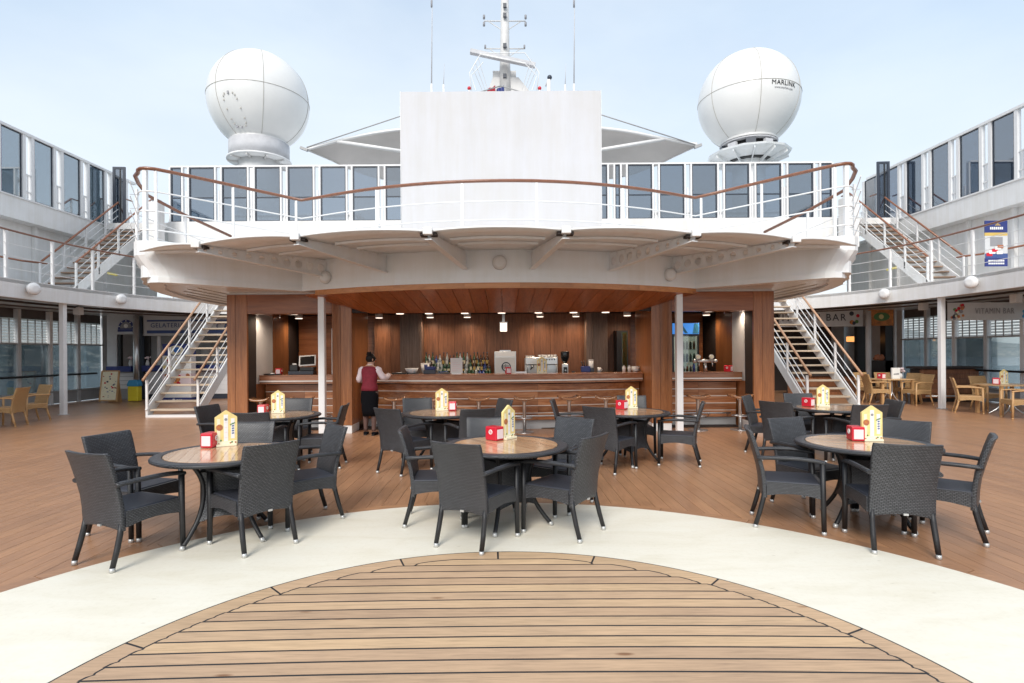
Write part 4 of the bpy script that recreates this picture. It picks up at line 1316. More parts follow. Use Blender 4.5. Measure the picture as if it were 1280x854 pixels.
# big white screen
e = empty('projection_screen', (0, 12.5, 3.5), label='big plain white cloth screen standing behind the terrace railing', cat='screen')
mb = MB(); vs = []; n = 60; rows_ = 8
x0, x1 = (503-628)*12.5/F, (753-628)*12.5/F
for i in range(n+1):
    for j in range(rows_+1):
        x = x0+(x1-x0)*i/n; z = 3.52+(7.47-3.52)*j/rows_
        y = 12.5 + 0.006*math.sin(x*5.3)*math.sin(j*0.6+1)+0.004*math.sin(x*11+1.3)+0.003*math.sin(x*2.1+j*0.5)
        vs.append((x, y, z))
q = rows_+1
fs = [(i*q+j, (i+1)*q+j, (i+1)*q+j+1, i*q+j+1) for i in range(n) for j in range(rows_)]
P_(mb.add(vs, fs, True), 'cloth', M['sheet'], e)
P_(MB().box(x0+0.01, x1-0.01, 12.53, 12.85, 3.5, 7.46), 'screen_box', M['sheet'], e)
for x in (x0-0.012, x1+0.002):
    P_(MB().box(x, x+0.01, 12.49, 12.86, 3.5, 7.475), 'edge_batten', M['white_metal'], e)

# sun sail spanning behind the screen
e = empty('sun_sail', (0, 24, 9.0), label='pale tensioned membrane roof spreading left and right behind the white screen', cat='sun sail')
def lerp(a, b, t): return a+(b-a)*t
fr_pts = smooth_path([(-7.62, 22.0, 9.66), (-6.3, 22.1, 10.06), (-4.6, 22.2, 10.42), (-2.6, 22.3, 10.62), (0, 22.4, 10.7), (2.6, 22.3, 10.62), (4.6, 22.2, 10.42), (6.3, 22.1, 10.06), (7.72, 22.0, 9.72)], 5)
bk_pts = smooth_path([(-7.60, 22.05, 9.63), (-7.1, 23.4, 9.70), (-6.75, 25.2, 9.9), (-5.2, 27.5, 10.1), (0, 28.5, 10.3), (5.2, 27.5, 10.1), (6.75, 25.2, 9.9), (7.2, 23.4, 9.74), (7.70, 22.05, 9.69)], 5)
vs = []; q = 7; N = len(fr_pts)
for a, b in zip(fr_pts, bk_pts):
    for j in range(q):
        w = j/(q-1)
        sag = 0.16*math.sin(w*PI)*min(1, 0.2+abs(Vector(a)-Vector(b))/4 if False else 1)
        v = [lerp(a[k], b[k], w) for k in range(3)]
        v[2] += 0.10*math.sin(w*PI)
        vs.append(tuple(v))
fs = [(i*q+j, (i+1)*q+j, (i+1)*q+j+1, i*q+j+1) for i in range(N-1) for j in range(q-1)]
top = [(x, y, z+0.03) for x, y, z in vs]; nn = len(vs)
P_(MB().add(vs+top, fs+[(nn+a, nn+d, nn+c_, nn+b) for a, b, c_, d in fs], True), 'membrane', M['fabric_tent'], e)
P_(MB().tube(fr_pts, 0.06, 8), 'front_hem', M['white_metal'], e)
P_(MB().tube(bk_pts, 0.03, 6), 'back_hem', M['white_metal'], e)
for s in (-1, 1):
    P_(MB().tube([(s*7.62, 21.95, 9.72), (s*3.6, 22.0, 11.05), (0, 22.0, 12.1)], 0.025, 6), 'stay_cable', M['kick_grey'], e)
    P_(MB().tube([(s*6.45, 22.1, 10.0), (s*3.0, 22.6, 9.62)], 0.07, 8), 'strut', M['white_metal'], e)
    P_(MB().cbox((s*7.72, 21.95, 9.66), (0.30, 0.12, 0.10), M=Matrix.Rotation(-s*R(22), 3, 'Y')), 'corner_plate', M['kick_grey'], e)
    P_(MB().box(s*7.95-0.05, s*7.95+0.05, 22.0, 22.1, 6.42, 6.6), 'anchor', M['chrome'], e)

# radar domes
def seam_ring(R0, plane_rot, c, th=0.012, n=64, a0=0, a1=360):
    pts = [Vector((R0*math.cos(R(a0+(a1-a0)*i/n)), R0*math.sin(R(a0+(a1-a0)*i/n)), 0)) for i in range(n+1)]
    return MB().tube([Vector(c) + plane_rot @ p for p in pts], th, 5, caps=False)
def dome(px, py, d, rpx, label):
    p = W(px, py, d); r = rpx*d/F*0.985
    e = empty('radar_dome', (p.x, d, p.z), label=label, cat='radar dome', group='radar domes')
    prof = []
    for i in range(33):
        a = -PI/2 + 0.58 + (PI - 0.58)*i/32
        prof.append((max(0.001, r*math.cos(a)), r*math.sin(a)))
    zc = prof[0][1]
    neck = [(prof[0][0]*1.04, zc-0.14), (prof[0][0]*1.0, zc-0.06)]
    MB().lathe(neck+prof, 48).build('shell', M['radome'], e)
    return e, p, r, zc
e, p, r, zc = dome(324, 128, 27.0, 60.5, 'white radar dome on a plain grey drum, left of the screen')
tilt = Matrix.Rotation(R(0), 3, 'X')
seam_ring(r*1.002, tilt, (0, 0, 0)).build('seam', M['seam'], e)
for a in (5, 62, 118):
    rot = Matrix.Rotation(R(a), 3, 'Z') @ Matrix.Rotation(PI/2, 3, 'X')
    seam_ring(r*1.002, rot, (0, 0, 0)).build('seam', M['seam'], e)
r0 = r*math.cos(-PI/2+0.58)
MB().lathe([(1.36, zc-0.90), (1.36, zc-0.12)], 40).build('drum', M['concrete_grey'], e)
MB().lathe([(0.95, zc-0.99), (1.46, zc-0.97), (1.46, zc-0.90), (1.30, zc-0.88)], 40).build('drum_flange', M['white_metal'], e)
MB().lathe([(0.95, zc-4.0), (0.95, zc-0.98)], 24).build('pedestal', M['white_metal'], e)
for i in range(10):
    a = 2*PI*(i+0.5)/10
    MB().bar((0.95*math.cos(a), 0.95*math.sin(a), zc-1.03), (1.42*math.cos(a), 1.42*math.sin(a), zc-1.01), 0.05, 0.10).build('flange_rib', M['mast'], e)
# access hatch: a ring of small catches
for i in range(16):
    a = 2*PI*i/16
    hx, hz = -0.13*r+0.33*math.copysign(abs(math.cos(a))**0.5, math.cos(a)), -0.50*r+0.62*math.copysign(abs(math.sin(a))**0.6, math.sin(a))
    hx += -0.22*(hz+0.50*r)
    hy = -math.sqrt(max(0.01, (r*1.004)**2-hx*hx-hz*hz))
    big = i in (4, 12, 11)
    MB().cbox((hx, hy, hz), (0.05 if not big else 0.07, 0.05, 0.06 if not big else 0.13)).build('hatch_catch', M['seam'] if not big else M['grey_print'], e)
e, p, r, zc = dome(935, 127, 27.0, 60.5, 'white radar dome with black lettering, right of the screen')
seam_ring(r*1.002, tilt, (0, 0, 0)).build('seam', M['seam'], e)
for a in (80, 136, 24):
    rot = Matrix.Rotation(R(a), 3, 'Z') @ Matrix.Rotation(PI/2, 3, 'X')
    seam_ring(r*1.002, rot, (0, 0, 0)).build('seam', M['seam'], e)
r0 = r*math.cos(-PI/2+0.58)
mb = MB().lathe([(r0*0.8, zc-1.05), (r0*0.8, zc-0.10)], 24); mb.build('gimbal_core', M['black'], e)
for i in range(9):
    a = 2*PI*i/9+0.2
    MB().cbox((r0*0.94*math.cos(a), r0*0.94*math.sin(a), zc-0.36-0.06*(i % 2)), (0.42, 0.16, 0.26), rz=a+PI/2).build('drive_box', M['concrete_grey'] if i % 2 else M['dark_frame'], e)
MB().lathe([(r0*1.02, zc-0.22), (r0*1.02, zc-0.16)], 32).build('upper_ring', M['concrete_grey'], e)
MB().lathe([(0.70, zc-1.55), (0.80, zc-1.05), (r0*1.47, zc-0.76), (r0*1.50, zc-0.68), (r0*0.9, zc-0.66)], 12, smooth=False).build('work_platform', M['white_soffit'], e)
for i in range(12):
    a = 2*PI*(i+0.5)/12
    MB().bar((0.75*math.cos(a), 0.75*math.sin(a), zc-1.22), (r0*1.40*math.cos(a), r0*1.40*math.sin(a), zc-0.84), 0.03, 0.16).build('platform_rib', M['white_soffit'], e)
MB().lathe([(0.75, zc-3.6), (0.75, zc-1.3)], 24).build('pedestal', M['white_metal'], e)
# lettering wraps round the shell
def wrap_text(body, size, az, zz, parent, mat, rr):
    cu = bpy.data.curves.new('lettering', 'FONT'); cu.body = body; cu.size = size; cu.align_x = 'CENTER'; cu.align_y = 'CENTER'; cu.resolution_u = 3; cu.extrude = 0.004; cu.space_character = 1.08
    to = bpy.data.objects.new('lettering', cu); col.objects.link(to)
    dg = bpy.context.evaluated_depsgraph_get()
    me = bpy.data.meshes.new_from_object(to.evaluated_get(dg)); bpy.data.objects.remove(to)
    for v in me.vertices:
        x, y, z = v.co
        h = zz+y; rad = math.sqrt(max(0.1, rr*rr-h*h))
        a = az + x/rad
        k = 1+ (0.012+z)/rr
        v.co = (rad*math.cos(a)*k, rad*math.sin(a)*k, h*k)
    me.materials.clear(); me.materials.append(mat)
    o = obj_from('lettering', me, parent); o['kind'] = 'stuff'
    return o
wrap_text('MARLINK', 0.29, R(-73), -0.16, e, M['black'], r)
wrap_text('www.marlink.com', 0.125, R(-73), -0.36, e, M['grey_print'], r)

# mast with radar, railings, lights
e = empty('radar_mast', (0.02, 26, 9.4), label='pale mast with cross bars and a slanted radar scanner behind the screen', cat='mast')
def Q(px, py, d=26.0):
    return W(px, py, d)
def PM(mb, name, mat): return P_(mb, name, mat, e)
a, b = Q(631.5, 118), Q(631, -30)
PM(MB().tube([a, Q(631, 60), b], [0.30, 0.22, 0.17], 12), 'mast_pole', M['mast'])
for yy_, w_ in ((26.5, 26), (61, 24.5)):
    PM(MB().tube([Q(631-w_, yy_), Q(631+w_, yy_)], 0.03, 6), 'cross_bar', M['mast'])
    for s in (-1, 1):
        PM(MB().tube([Q(631+s*w_*0.8, yy_), Q(631+s*4, yy_+11)], 0.02, 5), 'bar_brace', M['mast'])
for s in (-1, 1):
    for yy_ in (21.5, 30.5):
        PM(MB().tube([Q(631+s*26, yy_-2.4), Q(631+s*26, yy_+2.2)], 0.055, 8), 'navigation_light', M['grey_print'])
    PM(MB().tube([Q(631+s*24.5, 61), Q(631+s*24.5, 56.5)], 0.045, 8), 'navigation_light', M['grey_print'])
for yy_ in (7, 19, 57, 95):
    PM(MB().cbox(Q(631, yy_, 25.7), (0.16, 0.1, 0.18)), 'mast_fitting', M['dark_frame'])
A, B = Q(588, 64.5, 25.4), Q(669, 82, 25.4)
PM(MB().bar(A, B, 0.26, 0.17), 'radar_scanner', M['concrete_grey'])
PM(MB().bar(Q(600, 67.5, 25.2), Q(657, 79.5, 25.2), 0.06, 0.05), 'scanner_rib', M['white_metal'])
mb = MB().prism_xz([(Q(609, 118).x, Q(609, 118).z), (Q(616, 98).x, Q(616, 98).z), (Q(648, 98).x, Q(648, 98).z), (Q(664, 118).x, Q(664, 118).z)], 25.9, 27.2)
PM(mb, 'mast_base', M['mast'])
p0, p1 = Q(616, 99), Q(645, 88.5)
PM(MB().box(p0.x, p1.x, 26.0, 27.0, p0.z, p1.z), 'mast_housing', M['mast'])
p0, p1 = Q(622, 89), Q(640, 86)
PM(MB().box(p0.x, p1.x, 26.2, 26.8, p0.z, p1.z), 'mast_housing', M['concrete_grey'])
for dd in (24.9, 26.9):
    PM(MB().tube([Q(589.5, 113, dd), Q(587, 91, dd), Q(601, 67, dd), Q(656, 66, dd), Q(674, 91, dd), Q(671, 113, dd)], 0.022, 6), 'guard_rail', M['white_metal'])
    PM(MB().tube([Q(595, 113, dd), Q(589, 95, dd), Q(604, 78, dd)], 0.018, 5), 'guard_rail', M['white_metal'])
    PM(MB().tube([Q(665, 113, dd), Q(671, 95, dd), Q(657, 80, dd)], 0.018, 5), 'guard_rail', M['white_metal'])
for f_ in (0.2, 0.45, 0.7):
    PM(MB().tube([Q(588+14*f_, 90-24*f_, 24.9), Q(600+14*f_, 113, 25.5)], 0.014, 5), 'guard_rail', M['white_metal'])
    PM(MB().tube([Q(674-14*f_, 90-24*f_, 24.9), Q(662-14*f_, 113, 25.5)], 0.014, 5), 'guard_rail', M['white_metal'])
# flags at half height behind the screen
for px, mname, lb in ((614, 'flag_red', 'red part of a flag drooping behind the screen top'), (625, 'navy', 'dark blue part of a flag drooping behind the screen top')):
    p = Q(px, 114.5, 24.2)
    vs = []
    for i in range(9):
        for j in range(5):
            vs.append((p.x-0.18+0.045*i, 24.2+0.05*math.sin(i*1.2+j*0.5), p.z-0.30+0.10*j+0.018*i))
    fs = [(i*5+j, (i+1)*5+j, (i+1)*5+j+1, i*5+j+1) for i in range(8) for j in range(4)]
    f_e = empty('flag', (p.x, 24.2, p.z), label=lb, cat='flag', group='flags behind the screen')
    P_(MB().add(vs, fs, True), 'cloth', M[mname], f_e)
    P_(MB().tube([(p.x+0.23, 24.2, 9.4), (p.x+0.23, 24.2, p.z+0.4)], 0.012, 5), 'staff', M['mast'], f_e)
for px, ya, yb, rr_, lb in ((539.5, 112, -25, 0.022, 'tall thin whip antenna left of the mast'), (717.5, 112, -25, 0.022, 'tall thin whip antenna right of the mast'),
                            (554.5, 113, 80, 0.013, 'short thin antenna just right of the tall left whip'), (706.5, 113, 80, 0.013, 'short thin antenna just left of the tall right whip')):
    a, b = Q(px, ya, 25), Q(px+1, yb, 25)
    an = empty('whip_antenna', (a.x, 25, 9.4), label=lb, cat='antenna', group='whip antennas on the roof')
    P_(MB().tube([(a.x, 25, 9.4), (a.x, 25, a.z+0.25)], 0.05, 8), 'antenna_base', M['white_metal'], an)
    P_(MB().tube([(a.x, 25, a.z+0.25), b], [rr_*1.4, rr_*0.6], 6), 'rod', M['concrete_grey'], an)
    if yb < 0:
        c_ = Q(px, 5, 25); P_(MB().tube([c_+Vector((0, 0, -0.15)), c_+Vector((0, 0, 0.15))], 0.045, 6), 'rod_sleeve', M['grey_print'], an)
for px, lb in ((586.5, 'small red lamp on the roof left of the mast'), (674.5, 'small red lamp on the roof right of the mast')):
    a = Q(px, 110.5, 25)
    an = empty('warning_lamp', (a.x, 25, 9.4), label=lb, cat='warning lamp', group='red lamps on the roof')
    P_(MB().tube([(a.x, 25, 9.4), a-Vector((0, 0, 0.08))], 0.04, 8), 'stand', M['white_metal'], an)
    P_(MB().sphere(a, 0.085, 12, 8), 'red_lens', M['red'], an)
a = Q(686, 112, 25)
an = empty('horn', (a.x, 25, 9.4), label='small dark topped horn on a white stand right of the mast', cat='horn')
P_(MB().tube([(a.x, 25, 9.4), Q(686, 100, 25)], 0.09, 8), 'stand', M['white_metal'], an)
P_(MB().sphere(Q(687, 97, 25), 0.11, 12, 8), 'horn_head', M['dark_frame'], an)
P_(MB().tube([Q(682, 108, 25), Q(684, 102, 25), Q(687, 101, 25)], 0.03, 6), 'horn_arm', M['concrete_grey'], an)
# ================================================================== KIOSKS under the balconies
def Z(px, py, d): return W(px, py, d).z
def X(px, py, d): return W(px, py, d).x
# gelateria, left
k = empty('ice_cream_kiosk', (-11, 20.8, 0), label='white kiosk with blue GELATERIA lettering and blue counters, behind the left stair', cat='kiosk')
def PK(mb, name, mat, bevel=0.0): return P_(mb, name, mat, k, bevel)
D = 20.6
def kb(px0, px1, py0, py1, y0, y1, name, mat, bevel=0.0):
    a, b = W(px0, py0, D), W(px1, py1, D)
    return PK(MB().box(a.x, b.x, y0, y1, b.z, a.z), name, mat, bevel)
kb(178, 300, 391, 419, D, D+0.2, 'sign_board', M['wall_grey'])
kb(184, 300, 413.2, 416.2, D-0.02, D-0.003, 'sign_stripe', M['blue_print'])
kb(184, 300, 400.2, 401.4, D-0.02, D-0.003, 'sign_stripe', M['blue_print'])
p = W(209, 407, D-0.03)
o = text_mesh('sign_lettering', 'GELATERIA', 0.235, M['blue_print'], k, p-k.location, sx=0.95, spacing=1.12)
p = W(278, 408, D-0.03)
text_mesh('sign_lettering', 'CA', 0.29, M['blue_print'], k, p-k.location, spacing=1.5)
# main counter: white slats, blue top
kb(180, 300, 457, 463.5, D-0.15, D+0.4, 'counter_top', M['navy'], 0.01)
for i in range(5):
    kb(182, 300, 465+i*5.6, 469.6+i*5.6, D, D+0.06, 'front_slat', M['white_metal'])
kb(182, 300, 463, 497, D+0.06, D+0.1, 'counter_core', M['kick_grey'])
kb(179, 300, 493, 503, D+0.02, D+0.2, 'plinth', M['dark_frame'])
kb(178.5, 186, 418, 457, D+0.05, D+0.15, 'dark_frame', M['black'])
kb(190, 194, 418, 457, D+0.3, D+0.36, 'inner_post', M['white_metal'])
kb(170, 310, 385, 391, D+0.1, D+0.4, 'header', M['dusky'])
PK(MB().box(-15.0, -7.3, 23.2, 23.3, 0, 3.1), 'rear_wall', M['wall_grey'])
PK(MB().box(-12.0, -10.9, 22.3, 23.1, 0.9, 1.9), 'cabinet', M['paper'], 0.02)
PK(MB().box(-10.6, -9.6, 22.0, 23.1, 1.0, 2.2), 'cabinet', M['dark_frame'], 0.02)
# side booth with arched emblem
kb(143, 169, 393, 418, D, D+0.15, 'booth_board', M['wall_grey'])
a = W(157.5, 412, D-0.03)
arc = [(a.x+0.30*math.cos(PI*i/14), a.z+0.36*math.sin(PI*i/14)) for i in range(15)]
PK(MB().prism_xz(arc, D-0.03, D-0.005), 'emblem', M['navy'])
arc = [(a.x+0.215*math.cos(PI*i/14), a.z+0.04+0.24*math.sin(PI*i/14)) for i in range(15)]
PK(MB().prism_xz(arc, D-0.036, D-0.031), 'emblem_field', M['grey_print'])
PK(MB().disc_y((a.x+0.0, D-0.037, a.z+0.13), 0.075, 0.006), 'emblem_moon', M['paper'])
for i in range(5):
    an = PI*(i+0.5)/5
    PK(MB().cbox((a.x+0.26*math.cos(an), D-0.034, a.z+0.02+0.30*math.sin(an)), (0.035, 0.01, 0.045), M=Matrix.Rotation(-(an-PI/2), 3, 'Y')), 'emblem_letter', M['paper'])
PK(MB().box(a.x-0.31, a.x+0.31, D-0.032, D-0.006, a.z-0.08, a.z-0.005), 'emblem_bar', M['navy'])
kb(137, 168, 458, 464.5, D-0.2, D+0.4, 'counter_top', M['navy'], 0.01)
for i in range(4):
    kb(146, 168, 466+i*5.2, 470.4+i*5.2, D, D+0.06, 'front_slat', M['white_metal'])
kb(146, 168, 464, 488, D+0.06, D+0.1, 'counter_core', M['kick_grey'])
kb(146, 168, 487, 501, D, D+0.1, 'plinth', M['kick_grey'])
kb(147, 150.5, 418, 458, D+0.02, D+0.15, 'dark_frame', M['black'])
kb(133, 146, 393, 501, D+0.02, D+0.12, 'end_panel', M['wall_grey'])
a = W(171.5, 450, D-0.2)
PK(MB().tube([(a.x, D-0.25, 0), (a.x, D-0.25, 3.05)], 0.10, 14), 'steel_column', M['chrome'])
a = W(177, 450, D)
PK(MB().box(a.x-0.08, a.x+0.08, D, D+0.2, 0, 3.05), 'corner_post', M['dark_frame'])
# flower vase and cup on the counters
for px, lb in ((163.5, 'small vase of flowers on the booth counter below the arched emblem'), (184.5, 'pale pot on the kiosk counter, left end')):
    a = W(px, 457, D+0.05)
    v = empty('vase', (a.x, D+0.05, W(px, 458, D).z+0.003), label=lb, cat='vase')
    MB().lathe([(0.05, 0), (0.07, 0.10), (0.04, 0.20), (0.05, 0.22)], 12).build('pot', M['paper'], v)
    mb = MB()
    for i in range(9):
        mb.sphere((0.07*math.cos(i*2.4)*(i/9+0.3), 0.07*math.sin(i*2.4)*(i/9+0.3), 0.27+0.03*(i % 3)), 0.035, 6, 5)
    mb.build('blossom', M['paper_pink'], v)
# freezer with ice cream poster behind the stair
a0, a1 = W(203, 444, 19.6), W(239, 444, 19.6)
fz = empty('ice_cream_freezer', ((a0.x+a1.x)/2, 19.6, 0), label='ice cream freezer and poster stand with blue top seen through the left stair', cat='freezer')
def fb(py0, py1, name, mat, y=0.0, px0=203, px1=239, t_=0.3):
    a, b = W(px0, py0, 19.6), W(px1, py1, 19.6)
    return P_(MB().box(a.x, b.x, 19.6-y, 19.6+t_, b.z, a.z), name, mat, fz)
fb(430, 444.5, 'top_panel', M['navy']); fb(444.7, 467, 'price_panel', M['paper']); fb(467.2, 483, 'picture_panel', M['paper_pink']); fb(483.2, 497, 'body_panel', M['paper']); fb(497.2, 503.5, 'base_panel', M['navy'])
c_ = W(220, 438, 19.58)
P_(MB().disc_y((c_.x, 19.598, c_.z), 0.17, 0.012, rx=0.26), 'logo_disc', M['cream_card'], fz)
P_(MB().disc_y((c_.x+0.03, 19.585, c_.z+0.01), 0.10, 0.006, rx=0.12), 'logo_swirl', M['blue'], fz)
rr = random.Random(4)
for i in range(14):
    px_, py_ = rr.uniform(205, 237), rr.uniform(448, 465)
    a = W(px_, py_, 19.6); m_ = rr.choice(['brown_print', 'red', 'yellow_card', 'orange'])
    P_(MB().disc_y((a.x, 19.598, a.z), rr.uniform(0.03, 0.07), 0.006, 10), 'ice_cream_print', M[m_], fz)
for i in range(12):
    px_, py_ = rr.uniform(205, 236), rr.uniform(469, 481)
    a = W(px_, py_, 19.6); m_ = rr.choice(['red', 'orange', 'brown_print', 'yellow_card'])
    P_(MB().disc_y((a.x, 19.598, a.z), rr.uniform(0.05, 0.11), 0.006+0.001*(i % 4), 10), 'ice_cream_print', M[m_], fz)
a = W(217, 500.2, 19.58)
P_(MB().disc_y((a.x, 19.595, a.z), 0.05, 0.006), 'base_logo', M['paper'], fz)
for i in range(3):
    P_(MB().cbox((a.x+0.12+0.07*i, 19.59, a.z), (0.045, 0.01, 0.05)), 'base_logo', M['paper'], fz)
# menu easel
a0, a1 = W(124.5, 500, 19.2), W(145.5, 500, 19.2)
w2 = (a1.x-a0.x)/2
ez = empty('menu_easel', ((a0.x+a1.x)/2, 19.2, 0), label='wood framed A-board of ice cream pictures standing by the window wall', cat='menu board')
h = W(135, 464, 19.2).z
for pts in (((-w2, 0.0, 0.03), (-w2, 0.15, h)), ((w2, 0.0, 0.03), (w2, 0.15, h)), ((-w2, 0.15, h), (w2, 0.15, h)), ((-w2, 0.0, 0.08), (w2, 0.0, 0.08))):
    MB().bar(pts[0], pts[1], 0.05, 0.04).build('frame_bar', M['tan_plain'], ez)
MB().bar((0, 0.005, 0.10), (0, 0.145, h-0.02), 2*w2-0.05, 0.02).build('board', M['cream_card'], ez)
for i in range(22):
    u, v = rr.uniform(-w2+0.06, w2-0.06), rr.uniform(0.15, h-0.08)
    MB().disc_y((u, 0.15*v/h-0.012, v), rr.uniform(0.015, 0.04), 0.006, 8).build('picture', M[rr.choice(['brown_print', 'grey_print', 'dark_frame', 'red'])], ez)
for i in range(4):
    MB().cbox((0.05, 0.05+0.02*i, 0.42+0.10*i), (0.20, 0.012, 0.03)).build('text_line', M['blue_print'], ez)
MB().bar((0, 0.36, 0.0), (0, 0.17, h-0.05), 2*w2-0.1, 0.02).build('rear_leg_board', M['tan_plain'], ez)
# yellow bin with blue lid
a = W(167.5, 498, 19.6)
b_ = empty('waste_bin', (a.x+0.03, 19.6, 0), label='yellow waste bin with light blue lid in front of the blue kiosk counter', cat='bin')
MB().prism([(-0.18, -0.12), (0.18, -0.12), (0.18, 0.12), (-0.18, 0.12)], 0.02, 0.54).build('bin_body', M['yellow'], b_, bevel=0.03)
mb = MB()
pts = [(-0.20, 0.54), (0.20, 0.54), (0.20, 0.62), (0.13, 0.76), (-0.13, 0.76), (-0.20, 0.62)]
mb.prism_xz(pts, -0.13, 0.13); mb.build('lid', M['sky_blue'], b_, bevel=0.02)

# ---------------------------------------------------------------- right hand side
k = empty('vitamin_bar_kiosk', (11.5, 20.8, 0), label='dark kiosk with pale VITAMIN BAR sign behind the right stair', cat='kiosk')
kb(975, 1079, 386, 408, D, D+0.1, 'sign_board', M['wall_grey'])
p = W(1013, 397.5, D-0.02)
text_mesh('sign_lettering', 'VITAMIN BAR', 0.36, M['dark_frame'], k, p-k.location, spacing=1.25)
for i in range(7):
    a = W(1068+rr.uniform(-4, 5), 397+rr.uniform(-6, 7), D)
    PK(MB().disc_y((a.x, D-0.002, a.z), rr.uniform(0.05, 0.09), 0.006+0.001*i, 10), 'fruit_print', M[['dark_frame', 'red', 'blue', 'brown_print', 'green_print', 'orange', 'dark_frame'][i]])
PK(MB().box(9.8, 13.4, 22.8, 22.9, 0, 3.1), 'rear_wall', M['dark'])
kb(985, 1082, 463, 470, D-0.1, D+0.4, 'counter_top', M['dark'], 0.01)
for i in range(4):
    kb(985, 1082, 471+i*6.5, 476.5+i*6.5, D, D+0.05, 'front_board', M['back_wood'])
kb(985, 1082, 470, 500, D+0.06, D+0.12, 'counter_core', M['dark'])
kb(1072, 1083, 408, 463, D+0.05, D+0.2, 'dark_frame', M['black'])
kb(1046, 1060, 412, 440, 22.5, 22.6, 'pale_panel', M['cream_card'])
a = W(1066, 424, 21.6)
PK(MB().cbox(a, (0.34, 0.3, 0.2)), 'lamp_shade', M['lamp_dim'], 0.02)
a = W(1085.5, 430, D-0.3)
PK(MB().tube([(a.x, D-0.3, 0), (a.x, D-0.3, 3.05)], 0.09, 14), 'steel_column', M['wall_grey'])
kb(1088, 1117, 386.5, 407, D, D+0.12, 'fruit_sign', M['orange'])
a = W(1102, 396, D)
PK(MB().disc_y((a.x, D-0.002, a.z), 0.16, 0.008, 12, rx=0.3), 'fruit_sign_leaf', M['green_print'])
PK(MB().disc_y((a.x-0.02, D-0.011, a.z), 0.09, 0.006, 12), 'fruit_sign_fruit', M['yellow_card'])
kb(1107, 1117, 407, 470, D+0.02, D+0.3, 'dark_frame', M['black'])
kb(1090, 1117, 451, 490, D+0.02, D+0.3, 'lower_panel', M['dark'])
kb(1117.5, 1121, 386, 500, D-0.02, D+0.1, 'corner_post', M['wall_grey'])
mb = MB()
for i in range(14):
    a = W(1100+rr.uniform(-6, 7), 449-rr.uniform(0, 4), D+0.1)
    mb.sphere((a.x, a.y, a.z), 0.07, 7, 5)
PK(mb, 'fruit_heap', M['brown_print'])
# hanging VITAMIN BAR banner
D = 16.0
a, b = W(1184, 378.5, D), W(1292, 400, D)
bn = empty('hanging_banner', ((a.x+b.x)/2, D, a.z), label='long pale grey banner reading VITAMIN BAR hung over the right dining area', cat='banner')
P_(MB().box(a.x, b.x, D, D+0.03, b.z, a.z), 'banner_board', M['wall_grey'], bn, 0.004)
P_(MB().box(a.x-0.14, a.x-0.005, D-0.01, D+0.1, b.z, a.z+0.05), 'banner_end', M['dark'], bn)
p = W(1243.5, 389, D-0.015)
text_mesh('banner_lettering', 'VITAMIN BAR', 0.235, M['grey_print'], bn, p-bn.location, spacing=1.15, sx=0.70)
for i in range(26):
    q = W(1195+rr.uniform(-7, 8)+(i % 3), 389.5+rr.uniform(-9, 9), D)
    P_(MB().disc_y((q.x, D-0.001, q.z), rr.uniform(0.025, 0.05), 0.005+0.0007*i, 10), 'fruit_print', M[['dark_frame', 'brown_print', 'orange', 'brown_print', 'green_print', 'cream_card', 'grey_print', 'red'][i % 8]], bn)
for i in range(4):
    q = W(1281+rr.uniform(-4, 4), 392+rr.uniform(-3, 5), D)
    P_(MB().disc_y((q.x, D-0.001, q.z), 0.05, 0.005+0.001*i, 10), 'fruit_print', M['sky_blue'], bn)
# dark serving counter on the far right
sc = empty('serving_counter', (14.0, 17.8, 0), label='dark brown serving counter under the hanging banner, behind the honey chairs', cat='counter')
P_(MB().box(12.95, 14.85, 17.3, 18.0, 1.03, 1.10), 'counter_top', M['dark'], sc, 0.01)
for i in range(6):
    P_(MB().box(13.0, 14.8, 17.40, 17.45, 0.12+0.15*i, 0.26+0.15*i), 'front_board', M['back_wood'], sc)
P_(MB().box(13.02, 14.78, 17.46, 17.9, 0.0, 1.02), 'counter_body', M['dark'], sc)
P_(MB().tube([(13.0, 17.2, 0.2), (14.8, 17.2, 0.2)], 0.025, 8), 'foot_rail', M['chrome'], sc)
# tall poster on the balcony
a, b = W(1231, 276, 15.3), W(1259.5, 333, 15.3)
ps = empty('balcony_poster', ((a.x+b.x)/2, 15.3, b.z), label='tall navy and white spa poster hung on the right balcony railing', cat='poster')
def pb(f0, f1, g0, g1, name, mat, y=0.0):
    x0 = a.x+(b.x-a.x)*f0; x1 = a.x+(b.x-a.x)*f1; z1 = a.z+(b.z-a.z)*g0; z0 = a.z+(b.z-a.z)*g1
    return P_(MB().box(x0, x1, 15.3-y-0.004, 15.3+(0.02 if y == 0 else -y+0.001), z0, z1), name, M[mat] if isinstance(mat, str) else mat, ps)
pb(0, 1, 0, 0.26, 'navy_header', 'navy'); pb(0, 1, 0.262, 0.33, 'gold_stripe', 'gold'); pb(0, 1, 0.332, 0.82, 'photo_field', 'wall_grey'); pb(0, 1, 0.822, 1, 'navy_footer', 'navy')
pb(0.22, 0.78, 0.36, 0.56, 'photo_window', 'sky_blue' if False else 'grey_print', 0.005)
pb(0.0, 1.0, 0.72, 0.82, 'photo_foreground', 'blue_print', 0.005)
for i, (f, g, m_) in enumerate(((0.18, 0.74, 'red'), (0.3, 0.69, 'paper'), (0.42, 0.65, 'red'), (0.55, 0.60, 'paper'), (0.66, 0.57, 'brown_print'), (0.62, 0.70, 'paper'))):
    pb(f-0.13, f+0.13, g-0.035, g+0.035, 'photo_figure', m_, 0.010+0.002*i)
for i in range(5):
    pb(0.45+0.05*i, 0.48+0.05*i, 0.05+0.02*abs(i-2), 0.11, 'crown_mark', 'gold', 0.006)
